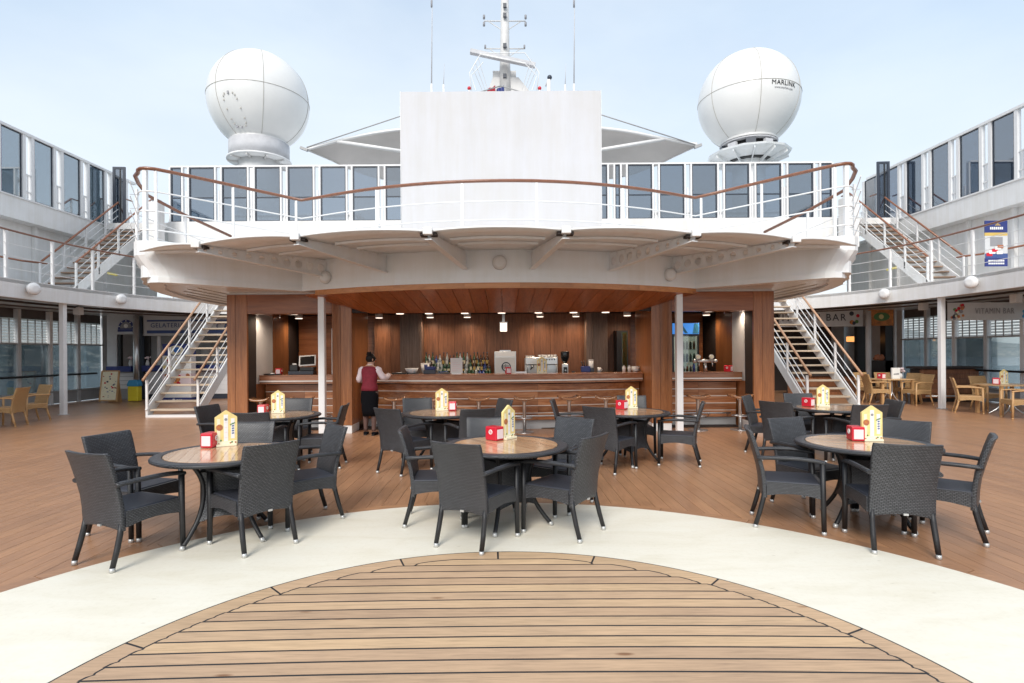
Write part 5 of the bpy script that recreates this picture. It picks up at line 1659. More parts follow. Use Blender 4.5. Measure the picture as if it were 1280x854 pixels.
for i in range(7):
    pb(0.22+0.085*i, 0.28+0.085*i, 0.14, 0.195, 'poster_letter', 'paper', 0.006)
for r_ in range(2):
    for i in range(9):
        pb(0.14+0.08*i, 0.20+0.08*i, 0.86+0.06*r_, 0.895+0.06*r_, 'poster_letter', 'paper', 0.006)

# ================================================================== DINING FURNITURE
def make_chair(name, weave_m, plain_m, leg_m, seat_m, foot_m):
    e = empty(name, (0, 0, 0))
    # backrest: slightly dished woven panel that leans back
    mb = MB(); vs = []
    zs = [0.285, 0.36, 0.44, 0.54, 0.66, 0.78, 0.875, 0.905]
    ys = [-0.235, -0.238, -0.242, -0.256, -0.285, -0.318, -0.348, -0.362]
    ws = [0.233, 0.234, 0.235, 0.233, 0.237, 0.240, 0.241, 0.238]
    nx = 8
    for z, y, w in zip(zs, ys, ws):
        for i in range(nx+1):
            u = -1+2*i/nx
            vs.append((w*u, y-0.022*(1-u*u), z - (0.006*(1-u*u) if z > 0.9 else 0) + (0.035*(1-u*u) if z < 0.3 else 0)))
    N = len(vs); q = nx+1; m = len(zs)
    vs += [(x, y+0.036, z) for x, y, z in vs]
    fs = []
    for j in range(m-1):
        for i in range(nx):
            a, b, c_, d_ = j*q+i, j*q+i+1, (j+1)*q+i+1, (j+1)*q+i
            fs += [(a, b, c_, d_), (N+a, N+d_, N+c_, N+b)]
        fs += [(j*q, (j+1)*q, N+(j+1)*q, N+j*q), (j*q+nx, N+j*q+nx, N+(j+1)*q+nx, (j+1)*q+nx)]
    for i in range(nx):
        fs += [(i, N+i, N+i+1, i+1), ((m-1)*q+i, (m-1)*q+i+1, N+(m-1)*q+i+1, N+(m-1)*q+i)]
    obj_from('backrest', mb.add(vs, fs, True).mesh('backrest', weave_m, 0.007, 2), e)
    # seat apron, arched underneath
    mb = MB()
    def apron(p0, p1, arch):
        n = 8; out = []
        p0, p1 = Vector(p0), Vector(p1)
        d = (p1-p0).normalized(); nr = Vector((-d.y, d.x, 0))*0.014
        for i in range(n+1):
            s = i/n; p = p0.lerp(p1, s); zb = 0.315+arch*math.sin(PI*s)
            out += [p-nr+Vector((0, 0, zb)), p-nr+Vector((0, 0, 0.44)), p+nr+Vector((0, 0, 0.44)), p+nr+Vector((0, 0, zb))]
        fs = [(4*i+k_, 4*(i+1)+k_, 4*(i+1)+(k_+1) % 4, 4*i+(k_+1) % 4) for i in range(n) for k_ in range(4)]
        fs += [(3, 2, 1, 0), (4*n, 4*n+1, 4*n+2, 4*n+3)]
        mb.add(out, fs)
    apron((-0.232, -0.205, 0), (-0.262, 0.245, 0), 0.028)
    apron((0.232, -0.205, 0), (0.262, 0.245, 0), 0.028)
    apron((-0.25, 0.252, 0), (0.25, 0.252, 0), 0.030)
    mb.build('seat_frame', weave_m, e)
    mb = MB().prism([(-0.235, -0.225), (0.235, -0.225), (0.250, 0.235), (-0.250, 0.235)], 0.395, 0.449)
    mb.build('seat', seat_m, e, bevel=0.012)
    for s in (-1, 1):
        # front leg runs up to the arm
        pts = [(s*0.272, 0.252, 0.03), (s*0.268, 0.248, 0.30), (s*0.272, 0.243, 0.645)]
        lg = MB().tube(pts, [0.0215, 0.023, 0.024], 8).build('leg', leg_m, e)
        MB().tube([(s*0.272, 0.252, 0.0), (s*0.272, 0.252, 0.034)], 0.0215, 10).build('foot_cap', foot_m, lg)
        pts = [(s*0.222, -0.300, 0.03), (s*0.219, -0.264, 0.15), (s*0.214, -0.234, 0.27), (s*0.210, -0.222, 0.36)]
        lg = MB().tube(pts, [0.020, 0.0215, 0.022, 0.018], 8).build('leg', leg_m, e)
        MB().tube([(s*0.222, -0.303, 0.0), (s*0.222, -0.300, 0.034)], 0.0205, 10).build('foot_cap', foot_m, lg)
        # arm: flattened wrapped bar, gently curved
        pts = [(s*0.240, -0.285, 0.655), (s*0.262, -0.15, 0.665), (s*0.276, 0.05, 0.668), (s*0.276, 0.20, 0.655), (s*0.272, 0.266, 0.640)]
        MB().tube(smooth_path(pts, 3), 0.025, 8, flat=0.75).build('arm', plain_m, e)
    MB().cbox((0.015, -0.262, 0.325), (0.035, 0.012, 0.016)).build('maker_tag', foot_m, e)
    MB().tube([(-0.21, -0.205, 0.37), (0.21, -0.205, 0.37)], 0.014, 6).build('rear_rail', leg_m, e)
    return e
GR = 'charcoal rattan armchairs on the deck'
ch0 = make_chair('rattan_armchair', M['rattan'], M['rattan_arm'], M['leg_dark'], M['seat_cloth'], M['foot'])
chairs = [
 # near centre table
 (-0.235, 4.90, 62, 'rattan armchair nearest the camera at the centre table, back towards the camera'),
 (0.545, 5.165, 143, 'rattan armchair on the right of the centre table, seen half from behind'),
 (-0.64, 5.50, 3, 'rattan armchair on the left side of the centre table, seen from its side'),
 (0.60, 5.99, 232, 'light catching rattan armchair at the far right of the centre table, facing the camera'),
 (-0.16, 6.02, 272, 'rattan armchair on the far side of the centre table, behind the red napkin box'),
 # near left table
 (-3.05, 4.59, 68, 'leftmost rattan armchair in the foreground, back towards the camera'),
 (-2.175, 4.885, 139, 'rattan armchair in front of the left foreground table, back and left arm visible'),
 (-1.975, 5.555, 219, 'rattan armchair on the right of the left foreground table, facing it'),
 (-3.44, 5.24, -15, 'black looking rattan armchair on the far left, behind the leftmost one'),
 (-2.72, 5.80, 274, 'rattan armchair behind the menu card of the left foreground table'),
 # back left table
 (-3.99, 8.10, -12, 'rattan armchair left of the back left table, next to the stair foot'),
 (-3.25, 7.46, 95, 'rattan armchair in front of the back left table, only its top edge showing'),
 (-2.64, 8.16, 184, 'rattan armchair right of the back left table, dark back to the bar pier'),
 (-3.42, 9.02, 268, 'rattan armchair behind the back left table, against the register counter'),
 # back middle left table
 (-1.37, 7.80, 56, 'rattan armchair just right of the waitress, back towards the camera'),
 (-0.46, 7.70, 113, 'rattan armchair in front of the back middle left table, behind the centre napkin box'),
 (-1.33, 8.88, 283, 'rattan armchair behind the back middle left table, beside its menu card'),
 (-0.26, 8.72, 206, 'rattan armchair at the right of the back middle left table, only its corner showing'),
 # back middle right table
 (1.49, 7.80, 52, 'rattan armchair in front of the back middle right table, back towards the camera'),
 (1.10, 8.57, -10, 'rattan armchair left of the back middle right table, thin side view'),
 (2.56, 8.19, 160, 'rattan armchair right of the back middle right table, near the white column'),
 (2.14, 9.08, 266, 'rattan armchair behind the back middle right table, beside its menu card'),
 # near right table
 (2.70, 5.31, -20, 'rattan armchair at the left of the right foreground table, side on with arm in front'),
 (3.275, 4.74, 75, 'rattan armchair nearest the camera at the right foreground table, its broad back seen square on'),
 (3.93, 5.02, 139, 'rightmost rattan armchair in the foreground, leaning back at the table end'),
 (3.22, 5.86, -71, 'rattan armchair at the far left of the right foreground table, grey back facing the camera'),
 (3.96, 5.66, 222, 'rattan armchair behind the menu card of the right foreground table'),
 # back right table
 (4.28, 9.02, -38, 'rattan armchair at the far left of the back right table, next to the bar pier'),
 (4.22, 8.34, 38, 'black backed rattan armchair at the near left of the back right table'),
 (4.98, 7.92, 90, 'rattan armchair in front of the back right table, partly behind the near menu card'),
 (5.42, 8.26, 172, 'rattan armchair right of the back right table, dark corner above the others'),
 (5.05, 9.30, 266, 'rattan armchair behind the back right table, only its top showing left of the napkin box'),
]
for i, (x, y, ang, lb) in enumerate(chairs):
    o = ch0 if i == 0 else copy_tree(ch0)
    o.location = (x, y, 0.004 if math.hypot(x, y-CY) < R_OUT else 0.0); o.rotation_euler = (0, 0, R(ang-90))
    tag(o, lb, 'armchair', GR)
tc0 = make_chair('honey_armchair', M['tan'], M['tan_plain'], M['tan_plain'], M['tan_plain'], M['tan_plain'])
tch = [
 (-11.55, 13.05, 190, 'honey armchair nearest the white column in the left dining area'),
 (-11.75, 13.95, 250, 'honey armchair at the back of the left group, darker against the windows'),
 (-12.35, 13.10, 5, 'honey armchair cut by the left picture edge'),
 (11.35, 17.0, -8, 'honey armchair beside the foot of the right stair, seen from the front'),
 (12.25, 16.55, 183, 'honey armchair with its arms towards the left, just left of the right column'),
 (12.55, 17.35, 200, 'honey armchair half hidden behind the right column'),
 (11.75, 18.0, 280, 'honey armchair behind the table with the white card'),
 (12.30, 17.9, 262, 'honey armchair at the back, left of the flower vase'),
 (12.02, 14.45, -32, 'honey armchair just right of the right column, arms facing right'),
 (12.12, 13.12, 160, 'honey armchair nearest the right picture edge, back to the camera'),
 (13.05, 15.05, 275, 'honey armchair behind the right edge table'),
]
for i, (x, y, ang, lb) in enumerate(tch):
    o = tc0 if i == 0 else copy_tree(tc0)
    o.location = (x, y, 0); o.rotation_euler = (0, 0, R(ang-90))
    tag(o, lb, 'armchair', 'honey rattan armchairs in the side dining areas')

def make_table():
    e = empty('round_table', (0, 0, 0))
    prof = [(0.505, 0.722), (0.585, 0.718), (0.605, 0.728), (0.608, 0.742), (0.600, 0.752), (0.585, 0.756), (0.515, 0.756), (0.505, 0.750)]
    mb = MB().lathe(prof, 64, cap=False); nn_ = 64; m = len(prof)
    for k_ in range(nn_):
        mb.f.append(((m-1)*nn_+k_, (m-1)*nn_+(k_+1) % nn_, (k_+1) % nn_, k_)); mb.sm.append(False)
    mb.build('rattan_rim', M['rattan_arm'], e)
    # wooden slats inside the rim
    r = 0.503; w = 0.085; x = -r
    nsl = 12; w = 2*r/nsl
    for i in range(nsl):
        a, b = -r+i*w+0.0010, -r+(i+1)*w-0.0010
        pts = []
        for j in range(7):
            xx = a+(b-a)*j/6; pts.append((xx, math.sqrt(max(0, r*r-xx*xx))))
        poly = pts + [(xx, -yy_) for xx, yy_ in pts[::-1]]
        clean = []
        for p in poly:
            if not clean or (abs(p[0]-clean[-1][0])+abs(p[1]-clean[-1][1])) > 1e-4: clean.append(p)
        MB().prism(clean, 0.735, 0.7555).build('top_slat', M['table_wood'], e)
    MB().lathe([(0.50, 0.718), (0.50, 0.732)], 40).build('under_board', M['leg_dark'], e)
    for k_ in range(4):
        a = PI/4+k_*PI/2; c_, s_ = math.cos(a), math.sin(a)
        prof = [(0.43, 0.03), (0.37, 0.10), (0.29, 0.22), (0.245, 0.36), (0.24, 0.50), (0.285, 0.62), (0.36, 0.715)]
        pts = smooth_path([(c_*r_, s_*r_, z) for r_, z in prof], 3)
        lg = MB().tube(pts, 0.020, 8).build('leg', M['leg_dark'], e)
        MB().tube([(c_*0.445, s_*0.445, 0.0), (c_*0.432, s_*0.432, 0.036)], 0.022, 10).build('foot_cap', M['foot'], lg)
        # woven skirt panel between this leg and the next
        a2 = a+PI/2; rows_ = [(0.315, 0.19), (0.265, 0.30), (0.242, 0.42), (0.25, 0.54), (0.285, 0.62)]
        vs = []; n = 6
        for (r_, z) in rows_:
            p0 = Vector((math.cos(a)*r_, math.sin(a)*r_)); p1 = Vector((math.cos(a2)*r_, math.sin(a2)*r_))
            for i in range(n+1):
                s = i/n; p = p0.lerp(p1, s)
                vs.append((p.x, p.y, z+(0.05*math.sin(PI*s) if z < 0.2 else 0)))
        fs = [(j*(n+1)+i, j*(n+1)+i+1, (j+1)*(n+1)+i+1, (j+1)*(n+1)+i) for j in range(4) for i in range(n)]
        N = len(vs); vs2 = [(x*0.96, y*0.96, z) for x, y, z in vs]
        MB().add(vs+vs2, fs+[tuple(N+t for t in f[::-1]) for f in fs], True).build('skirt_panel', M['rattan'], e)
    MB().bar((-0.40, 0, 0.700), (0.40, 0, 0.700), 0.05, 0.035).build('cross_bar', M['leg_dark'], e)
    MB().bar((0, -0.40, 0.700), (0, 0.40, 0.700), 0.05, 0.033).build('cross_bar', M['leg_dark'], e)
    return e
tb0 = make_table()
tables = [(0.02, 5.41, 32, 'round rattan rimmed table in the centre foreground'), (-2.51, 5.09, 20, 'round rattan rimmed table in the left foreground'),
          (3.47, 5.37, 70, 'round rattan rimmed table in the right foreground'), (-3.30, 8.22, 10, 'round table at the back left, before the cash register counter'),
          (-0.88, 8.35, 55, 'round table at the back, between the waitress and the centre'), (1.86, 8.31, 40, 'round table at the back, left of the right white column'),
          (5.10, 8.66, 15, 'round table at the back right, before the right stair')]
for i, (x, y, rz, lb) in enumerate(tables):
    o = tb0 if i == 0 else copy_tree(tb0)
    o.location = (x, y, 0.004 if i < 2 else 0.0); o.rotation_euler = (0, 0, R(rz))
    tag(o, lb, 'table', 'round dining tables on the deck')
def tan_table(x, y, lb, rz=0):
    e = empty('honey_table', (x, y, 0), R(rz), lb, 'table', 'honey tables in the side dining areas')
    w = 1.0/7
    for i in range(7):
        MB().box(-0.5+i*w+0.002, -0.5+(i+1)*w-0.002, -0.40, 0.40, 0.72, 0.75).build('top_board', M['tan_top'], e, bevel=0.003)
    for sx in (-1, 1):
        for sy in (-1, 1):
            MB().box(sx*0.45-0.03, sx*0.45+0.03, sy*0.35-0.03, sy*0.35+0.03, 0, 0.718).build('leg', M['tan_plain'], e)
    for sy in (-1, 1):
        MB().tube(smooth_path([(-0.30, sy*0.2, 0.0), (-0.10, sy*0.15, 0.14), (0, sy*0.1, 0.35), (0.0, sy*0.1, 0.70)], 4), 0.018, 6).build('steel_brace', M['chrome'], e)
        MB().tube(smooth_path([(0.30, sy*0.2, 0.0), (0.10, sy*0.15, 0.14), (0, sy*0.1, 0.35)], 4), 0.018, 6).build('steel_brace', M['chrome'], e)
    return e
tan_table(-12.15, 12.35, 'honey wood table at the left picture edge')
tan_table(11.85, 17.15, 'honey wood table with a white card, beside the right column')
tan_table(12.65, 14.05, 'honey wood table at the right picture edge')

# menu cards and napkin boxes
def make_menu():
    e = empty('menu_card', (0, 0, 0))
    w, h, hs = 0.105, 0.355, 0.285
    poly = [(-w, 0), (w, 0), (w, hs), (0, h), (-w, hs)]
    MB().prism_xz(poly, -0.012, 0.012).build('card', M['yellow_card'], e)
    def patch(p, y, name, mat): MB().prism_xz(p, -y, -y+0.0012).build(name, mat, e)
    for x0, x1, z0, z1 in ((-0.085, -0.055, 0.05, 0.27), (-0.022, 0.018, 0.03, 0.31), (0.045, 0.080, 0.07, 0.27)):
        patch([(x0, z0), (x1, z0), (x1, z1), (x0, z1)], 0.0135, 'pale_stripe', M['cream_card'] if x0 < -0.03 else M['paper'])
    patch([(-0.10, 0.002), (0.10, 0.002), (0.10, 0.05), (-0.10, 0.045)], 0.0137, 'pale_foot', M['cream_card'])
    MB().disc_y((-0.062, -0.0140, 0.185), 0.031, 0.0015, 16).build('dish_picture', M['brown_print'], e)
    MB().disc_y((-0.066, -0.0156, 0.192), 0.014, 0.001, 10).build('dish_topping', M['orange'], e)
    MB().disc_y((-0.002, -0.0140, 0.262), 0.014, 0.0015, 10).build('crest', M['grey_print'], e)
    for i in range(5):
        z = 0.115+0.024*i
        patch([(0.054, z), (0.074, z+0.002), (0.074, z+0.015), (0.054, z+0.013)], 0.0150, 'script_letter', M['blue_print'])
    patch([(0.035, 0.200), (0.085, 0.222), (0.083, 0.232), (0.036, 0.212)], 0.0152, 'script_flourish', M['green_print'])
    for (x, z, m_) in ((-0.05, 0.055, 'green_print'), (0.04, 0.026, 'brown_print'), (0.055, 0.035, 'green_print'), (-0.07, 0.022, 'brown_print'), (0.088, 0.03, 'brown_print'), (-0.02, 0.020, 'paper_pink')):
        MB().disc_y((x, -0.0148, z), 0.009, 0.0012, 8).build('herb_picture', M[m_], e)
    for i in range(4):
        z = 0.08+0.05*i
        patch([(-0.012, z), (0.010, z), (0.010, z+0.006), (-0.012, z+0.006)], 0.0150, 'price_line', M['paper_pink'])
    MB().prism_xz([(-w*0.9, 0), (w*0.9, 0), (w*0.9, 0.02), (-w*0.9, 0.02)], -0.045, 0.045).build('card_foot', M['cream_card'], e)
    return e
def make_napkin():
    e = empty('napkin_box', (0, 0, 0))
    MB().box(-0.058, 0.058, -0.075, 0.075, 0.0, 0.138).build('box', M['red'], e, bevel=0.010)
    MB().box(-0.043, 0.043, -0.081, -0.0755, 0.018, 0.112).build('napkins', M['paper_pink'], e, bevel=0.004)
    MB().box(-0.043, 0.043, 0.0755, 0.081, 0.018, 0.112).build('napkins', M['paper_pink'], e, bevel=0.004)
    for sx in (-1, 1):
        ring = MB().tube([(sx*0.0595, 0.020*math.cos(2*PI*k_/16), 0.085+0.020*math.sin(2*PI*k_/16)) for k_ in range(17)], 0.005, 5)
        ring.build('logo_ring', M['paper'], e)
        MB().sphere((sx*0.0585, 0, 0.085), 0.006, 8, 6).build('logo_dot', M['paper'], e)
    return e
mc0, nb0 = make_menu(), make_napkin()
TZ = 0.758
items = [(0.055, 5.74, 52, -0.085, 5.66, 48, 'the centre foreground table'), (-2.68, 5.42, 30, -2.80, 5.36, -2, 'the left foreground table'), (3.60, 5.47, -2, 3.475, 5.52, -12, 'the right foreground table'),
         (-3.37, 8.40, 8, -3.55, 8.30, 0, 'the back left table'), (-0.935, 8.60, 18, -0.77, 8.62, 0, 'the back middle left table'), (2.00, 8.72, 16, 1.83, 8.62, 45, 'the back middle right table'),
         (5.03, 8.80, 0, 4.82, 8.84, 30, 'the back right table')]
for i, (x, y, a, x2, y2, a2, lb) in enumerate(items):
    o = mc0 if i == 0 else copy_tree(mc0); o.location = (x, y, TZ+(0.004 if i < 2 else 0)); o.rotation_euler = (0, 0, R(a))
    o.scale = (0.93, 1, 0.97)
    tag(o, 'yellow house shaped menu card on ' + lb, 'menu card', 'yellow menu cards')
    o = nb0 if i == 0 else copy_tree(nb0); o.location = (x2, y2, TZ+(0.004 if i < 2 else 0)); o.rotation_euler = (0, 0, R(a2))
    tag(o, 'red napkin box on ' + lb, 'napkin box', 'red napkin boxes')
def extra(src, x, y, z, a, lb, cat, grp, sc_=1.0):
    o = copy_tree(src); o.location = (x, y, z); o.rotation_euler = (0, 0, R(a)); tag(o, lb, cat, grp)
    o.scale = (sc_,)*3
    return o
extra(mc0, 0.84, 11.95, 1.187, 0, 'yellow house shaped menu card on the bar counter, before the coffee machine', 'menu card', 'yellow menu cards')
extra(nb0, 0.12, 11.93, 1.187, 8, 'red napkin box on the bar counter, below the steel wine cooler', 'napkin box', 'red napkin boxes')
extra(nb0, -4.87, 12.2, 1.187, 5, 'red napkin box on the left counter, beside the cash register', 'napkin box', 'red napkin boxes')
extra(nb0, 5.02-0.10, 12.2, 1.187, 40, 'red napkin box on the right counter, before the bright side opening', 'napkin box', 'red napkin boxes')
extra(nb0, 11.6, 17.15, 0.752, 10, 'red napkin box on the honey table beside the right column', 'napkin box', 'red napkin boxes', 1.2)
extra(nb0, 12.35, 14.0, 0.752, -50, 'red napkin box on the honey table at the right edge', 'napkin box', 'red napkin boxes', 1.2)
extra(mc0, 12.62, 14.1, 0.752, 8, 'pale menu card on the honey table at the right edge', 'menu card', 'yellow menu cards', 1.05)
for x, y, lb in ((12.0, 17.1, 'white card holder on the honey table beside the right column'),):
    e = empty('card_holder', (x, y, 0.752), 0, lb, 'card holder')
    MB().prism_xz([(-0.12, 0), (0.12, 0), (0.12, 0.33), (-0.12, 0.33)], -0.03, 0.03).build('card', M['paper'], e)
    MB().prism_xz([(-0.08, 0.12), (0.08, 0.12), (0.08, 0.17), (-0.08, 0.15)], -0.034, -0.031).build('print', M['grey_print'], e)
e = empty('flower_vase', (12.3, 17.3, 0.752), 0, 'small vase of pale pink flowers beside the white card', 'vase')
MB().lathe([(0.04, 0), (0.05, 0.08), (0.03, 0.15)], 12).build('vase_body', M['paper'], e)
mb = MB()
for i in range(12): mb.sphere((0.11*math.cos(i*2.4)*(i/12+0.2), 0.09*math.sin(i*2.4), 0.22+0.10*((i*7) % 5)/5), 0.035, 6, 5)
mb.build('blossom', M['paper_pink'], e)
# ================================================================== THINGS ON AND BEHIND THE BAR
bk = empty('back_counter', (0, 13.5, 0), label='low dark back counter with stepped bottle shelf along the bar wall', cat='counter')
P_(MB().box(-3.0, 3.0, 13.2, 13.98, 0.9, 1.0), 'counter_top', M['dark'], bk)
P_(MB().box(-2.98, 2.98, 13.3, 13.97, 0.02, 0.898), 'cabinet', M['dark'], bk)
P_(MB().box(-1.90, -0.28, 13.42, 13.58, 1.002, 1.15), 'bottle_step', M['dark'], bk)
P_(MB().box(-1.90, -0.28, 13.582, 13.76, 1.002, 1.30), 'bottle_step', M['dark'], bk)
rr = random.Random(11)
def bottle_mesh(kind, mat):
    h = {0: 0.30, 1: 0.34, 2: 0.27}[kind]; r = {0: 0.038, 1: 0.036, 2: 0.045}[kind]
    prof = [(r, 0), (r, h*0.58), (r*0.75, h*0.68), (0.014, h*0.76), (0.013, h*0.96), (0.016, h)]
    return MB().lathe(prof, 12).mesh('bottle_glass', mat), MB().lathe([(r+0.001, h*0.20), (r+0.001, h*(0.36 if kind != 1 else 0.44))], 12, cap=False).mesh('paper_label', M[{'bottle_green': 'cream_card', 'bottle_brown': 'gold', 'bottle_clear': 'paper', 'bottle_blue': 'grey_print'}[mat.name.split('_')[0] and [k_ for k_ in ('bottle_green','bottle_brown','bottle_clear','bottle_blue') if M[k_] == mat][0]]]), MB().lathe([(0.017, h*0.94), (0.017, h*1.02)], 8).mesh('cap', M['dark_frame']), h
kinds = [(0, 'bottle_green', 'green'), (1, 'bottle_brown', 'brown'), (0, 'bottle_clear', 'clear'), (2, 'bottle_brown', 'squat brown'), (1, 'bottle_green', 'tall green'), (1, 'bottle_clear', 'tall clear'), (2, 'bottle_blue', 'squat blue')]
bm_ = [bottle_mesh(k_, M[m_]) for k_, m_, n_ in kinds]
for row, (y, z, rn) in enumerate(((13.34, 1.0, 'front'), (13.50, 1.15, 'middle'), (13.66, 1.30, 'back'))):
    x = -1.86
    while x < -0.30:
        i = rr.randrange(len(kinds))
        e = empty('bottle', (x, y+rr.uniform(-0.02, 0.02), z+0.002), label='%s glass bottle in the %s row of the bottle shelf behind the bar' % (kinds[i][2], rn), cat='bottle', group='bottles on the shelf behind the bar')
        obj_from('bottle_glass', bm_[i][0], e); obj_from('paper_label', bm_[i][1], e); obj_from('cap', bm_[i][2], e)
        x += rr.uniform(0.074, 0.098)
# steel cooler
e = empty('wine_cooler', (0.065, 13.35, 1.002), label='square steel cabinet with round vent grille on the back counter', cat='cooler')
MB().box(-0.255, 0.255, -0.18, 0.18, 0, 0.66).build('body', M['chrome'], e, bevel=0.01)
MB().box(-0.235, 0.235, -0.192, -0.181, 0.02, 0.52).build('door', M['wall_grey'], e, bevel=0.004)
MB().box(-0.235, 0.235, -0.19, -0.181, 0.54, 0.64).build('upper_panel', M['white_metal'], e)
MB().disc_y((0.02, -0.193, 0.30), 0.11, 0.006).build('vent_rim', M['dark_frame'], e)
MB().disc_y((0.02, -0.200, 0.30), 0.085, 0.004).build('vent_face', M['wall_grey'], e)
for i in range(5): MB().box(-0.06+0.03*i, -0.045+0.03*i, -0.208, -0.204, 0.24+0.01*abs(i-2), 0.36-0.01*abs(i-2)).build('vent_slot', M['black'], e)
MB().box(-0.13, 0.13, -0.1, 0.1, 0.662, 0.69).build('top_tray', M['chrome'], e)
# espresso machine
e = empty('coffee_machine', (0.925, 13.38, 1.002), label='wide white and steel espresso machine with cups on top', cat='coffee machine')
MB().box(-0.39, 0.39, -0.05, 0.25, 0.04, 0.50).build('body', M['white_metal'], e, bevel=0.02)
MB().box(-0.38, 0.38, -0.20, -0.052, 0.34, 0.52).build('head', M['chrome'], e, bevel=0.015)
MB().box(-0.37, 0.37, -0.24, -0.052, 0.04, 0.10).build('drip_tray', M['dark_frame'], e)
MB().box(-0.36, 0.36, -0.060, -0.052, 0.12, 0.33).build('splash_plate', M['chrome'], e)
for x in (-0.22, 0.10):
    g = MB().lathe([(0.035, 0), (0.035, 0.07)], 12, (x, -0.16, 0.26)).build('brew_group', M['chrome'], e)
    MB().tube([(x, -0.16, 0.27), (x-0.05, -0.32, 0.24)], 0.014, 6).build('filter_handle', M['black'], g)
for x in (-0.33, 0.33):
    MB().tube([(x, -0.2, 0.36), (x*1.02, -0.25, 0.28), (x, -0.22, 0.14)], 0.008, 6).build('steam_pipe', M['chrome'], e)
for i in range(4): MB().disc_y((0.12+0.06*i, -0.201, 0.46), 0.016, 0.008, 8).build('button', M['black'], e)
for sx in (-1, 1): MB().box(sx*0.34-0.03, sx*0.34+0.03, -0.15, 0.2, 0, 0.038).build('foot', M['black'], e)
for i in range(10):
    if i == 3: continue
    x = -0.34+0.075*i
    cp = empty('coffee_cup', (0.925+x, 13.38, 1.504), label='white cup upside down on the coffee machine, number among a row of cups' if False else 'white cup standing on top of the espresso machine', cat='cup', group='cups on the espresso machine')
    MB().lathe([(0.024, 0), (0.034, 0.05 if i < 4 else 0.07)], 10).build('cup_body', M['paper'], cp)
    MB().tube([(0.03, 0, 0.015), (0.05, 0, 0.025), (0.033, 0, 0.04)], 0.005, 5).build('cup_handle', M['paper'], cp)
# grinder
e = empty('coffee_grinder', (1.49, 13.36, 1.002), label='black topped coffee grinder right of the espresso machine', cat='grinder')
MB().box(-0.075, 0.075, -0.08, 0.09, 0, 0.36).build('body', M['chrome'], e, bevel=0.012)
MB().box(-0.045, 0.045, -0.10, -0.081, 0.06, 0.28).build('dial_panel', M['black'], e)
MB().lathe([(0.045, 0.362), (0.10, 0.50), (0.105, 0.64), (0.10, 0.65)], 16).build('bean_hopper', M['screen_black'], e)
MB().disc_y((0, -0.105, 0.20), 0.02, 0.01, 10).build('knob', M['chrome'], e)
def small(name, x, y, z, label, cat, parts, grp=None, rz=0):
    e = empty(name, (x, y, z), R(rz), label, cat, grp)
    for nm, mb, m_, bv in parts: mb.build(nm, M[m_], e, bevel=bv)
    return e
small('espresso_jug', 1.68, 13.3, 1.002, 'small dark jug between the grinder and the blue caddy', 'jug', [('jug_body', MB().lathe([(0.05, 0), (0.055, 0.08), (0.035, 0.15), (0.04, 0.18)], 12), 'dark_frame', 0), ('handle', MB().tube([(0.04, 0, 0.15), (0.08, 0, 0.12), (0.05, 0, 0.04)], 0.007, 5), 'chrome', 0)])
small('straw_caddy', 1.86, 12.55, 1.187, 'navy blue caddy of straws and napkins at the right part of the bar', 'caddy', [
    ('bin', MB().box(-0.10, 0.10, -0.07, 0.07, 0, 0.13), 'navy', 0.01), ('side_bin', MB().box(0.102, 0.18, -0.07, 0.07, 0, 0.09), 'dark_frame', 0.01),
    ('straws', MB().tube([(-0.05, 0, 0.1), (-0.09, 0, 0.24)], 0.012, 6).tube([(-0.02, 0, 0.1), (-0.03, 0, 0.25)], 0.012, 6).tube([(0.02, 0, 0.1), (0.04, 0, 0.23)], 0.012, 6), 'black', 0)])
small('napkin_tower', 2.00, 12.65, 1.187, 'stacked white paper cups behind the navy caddy', 'cup stack', [('cup', MB().lathe([(0.045, 0), (0.06, 0.27)], 12), 'paper', 0), ('rim', MB().lathe([(0.062, 0.25), (0.064, 0.272)], 12), 'wall_grey', 0)])
small('mug', 2.16, 12.5, 1.187, 'single white mug at the right of the navy caddy', 'mug', [('mug_body', MB().lathe([(0.035, 0), (0.04, 0.10)], 12), 'paper', 0), ('handle', MB().tube([(0.04, 0, 0.08), (0.065, 0, 0.05), (0.04, 0, 0.02)], 0.007, 5), 'paper', 0)])
small('sugar_jar', 2.70, 12.45, 1.187, 'small white pot at the right end of the curved counter, first of two', 'pot', [('pot_body', MB().lathe([(0.035, 0), (0.04, 0.09), (0.03, 0.12)], 12), 'paper', 0), ('lid', MB().lathe([(0.03, 0.121), (0.01, 0.15)], 12), 'chrome', 0)])
small('sugar_jar', 2.82, 12.45, 1.187, 'small white pot beside the white bowl at the right end of the counter', 'pot', [('pot_body', MB().lathe([(0.035, 0), (0.04, 0.09), (0.03, 0.12)], 12), 'paper', 0), ('lid', MB().lathe([(0.03, 0.121), (0.01, 0.15)], 12), 'chrome', 0)])
small('white_bowl', 2.97, 12.5, 1.187, 'white bowl at the right end of the curved counter', 'bowl', [('bowl_body', MB().lathe([(0.055, 0), (0.085, 0.03), (0.09, 0.12)], 16), 'paper', 0), ('rim', MB().lathe([(0.092, 0.112), (0.092, 0.122)], 16), 'white_metal', 0)])
small('bar_menu_board', -0.985, 12.0, 1.187, 'white printed menu sheet standing on the bar in front of the bottles', 'menu sheet', [
    ('sheet', MB().box(-0.128, 0.128, -0.008, 0.008, 0.01, 0.34), 'paper', 0), ('stand', MB().box(-0.10, 0.10, -0.04, 0.04, 0, 0.012), 'chrome', 0),
    ] + [('print_line', MB().box(-0.09, 0.02+0.06*(i % 2), -0.0095, -0.0083, 0.06+0.045*i, 0.068+0.045*i), 'paper_pink', 0) for i in range(5)])
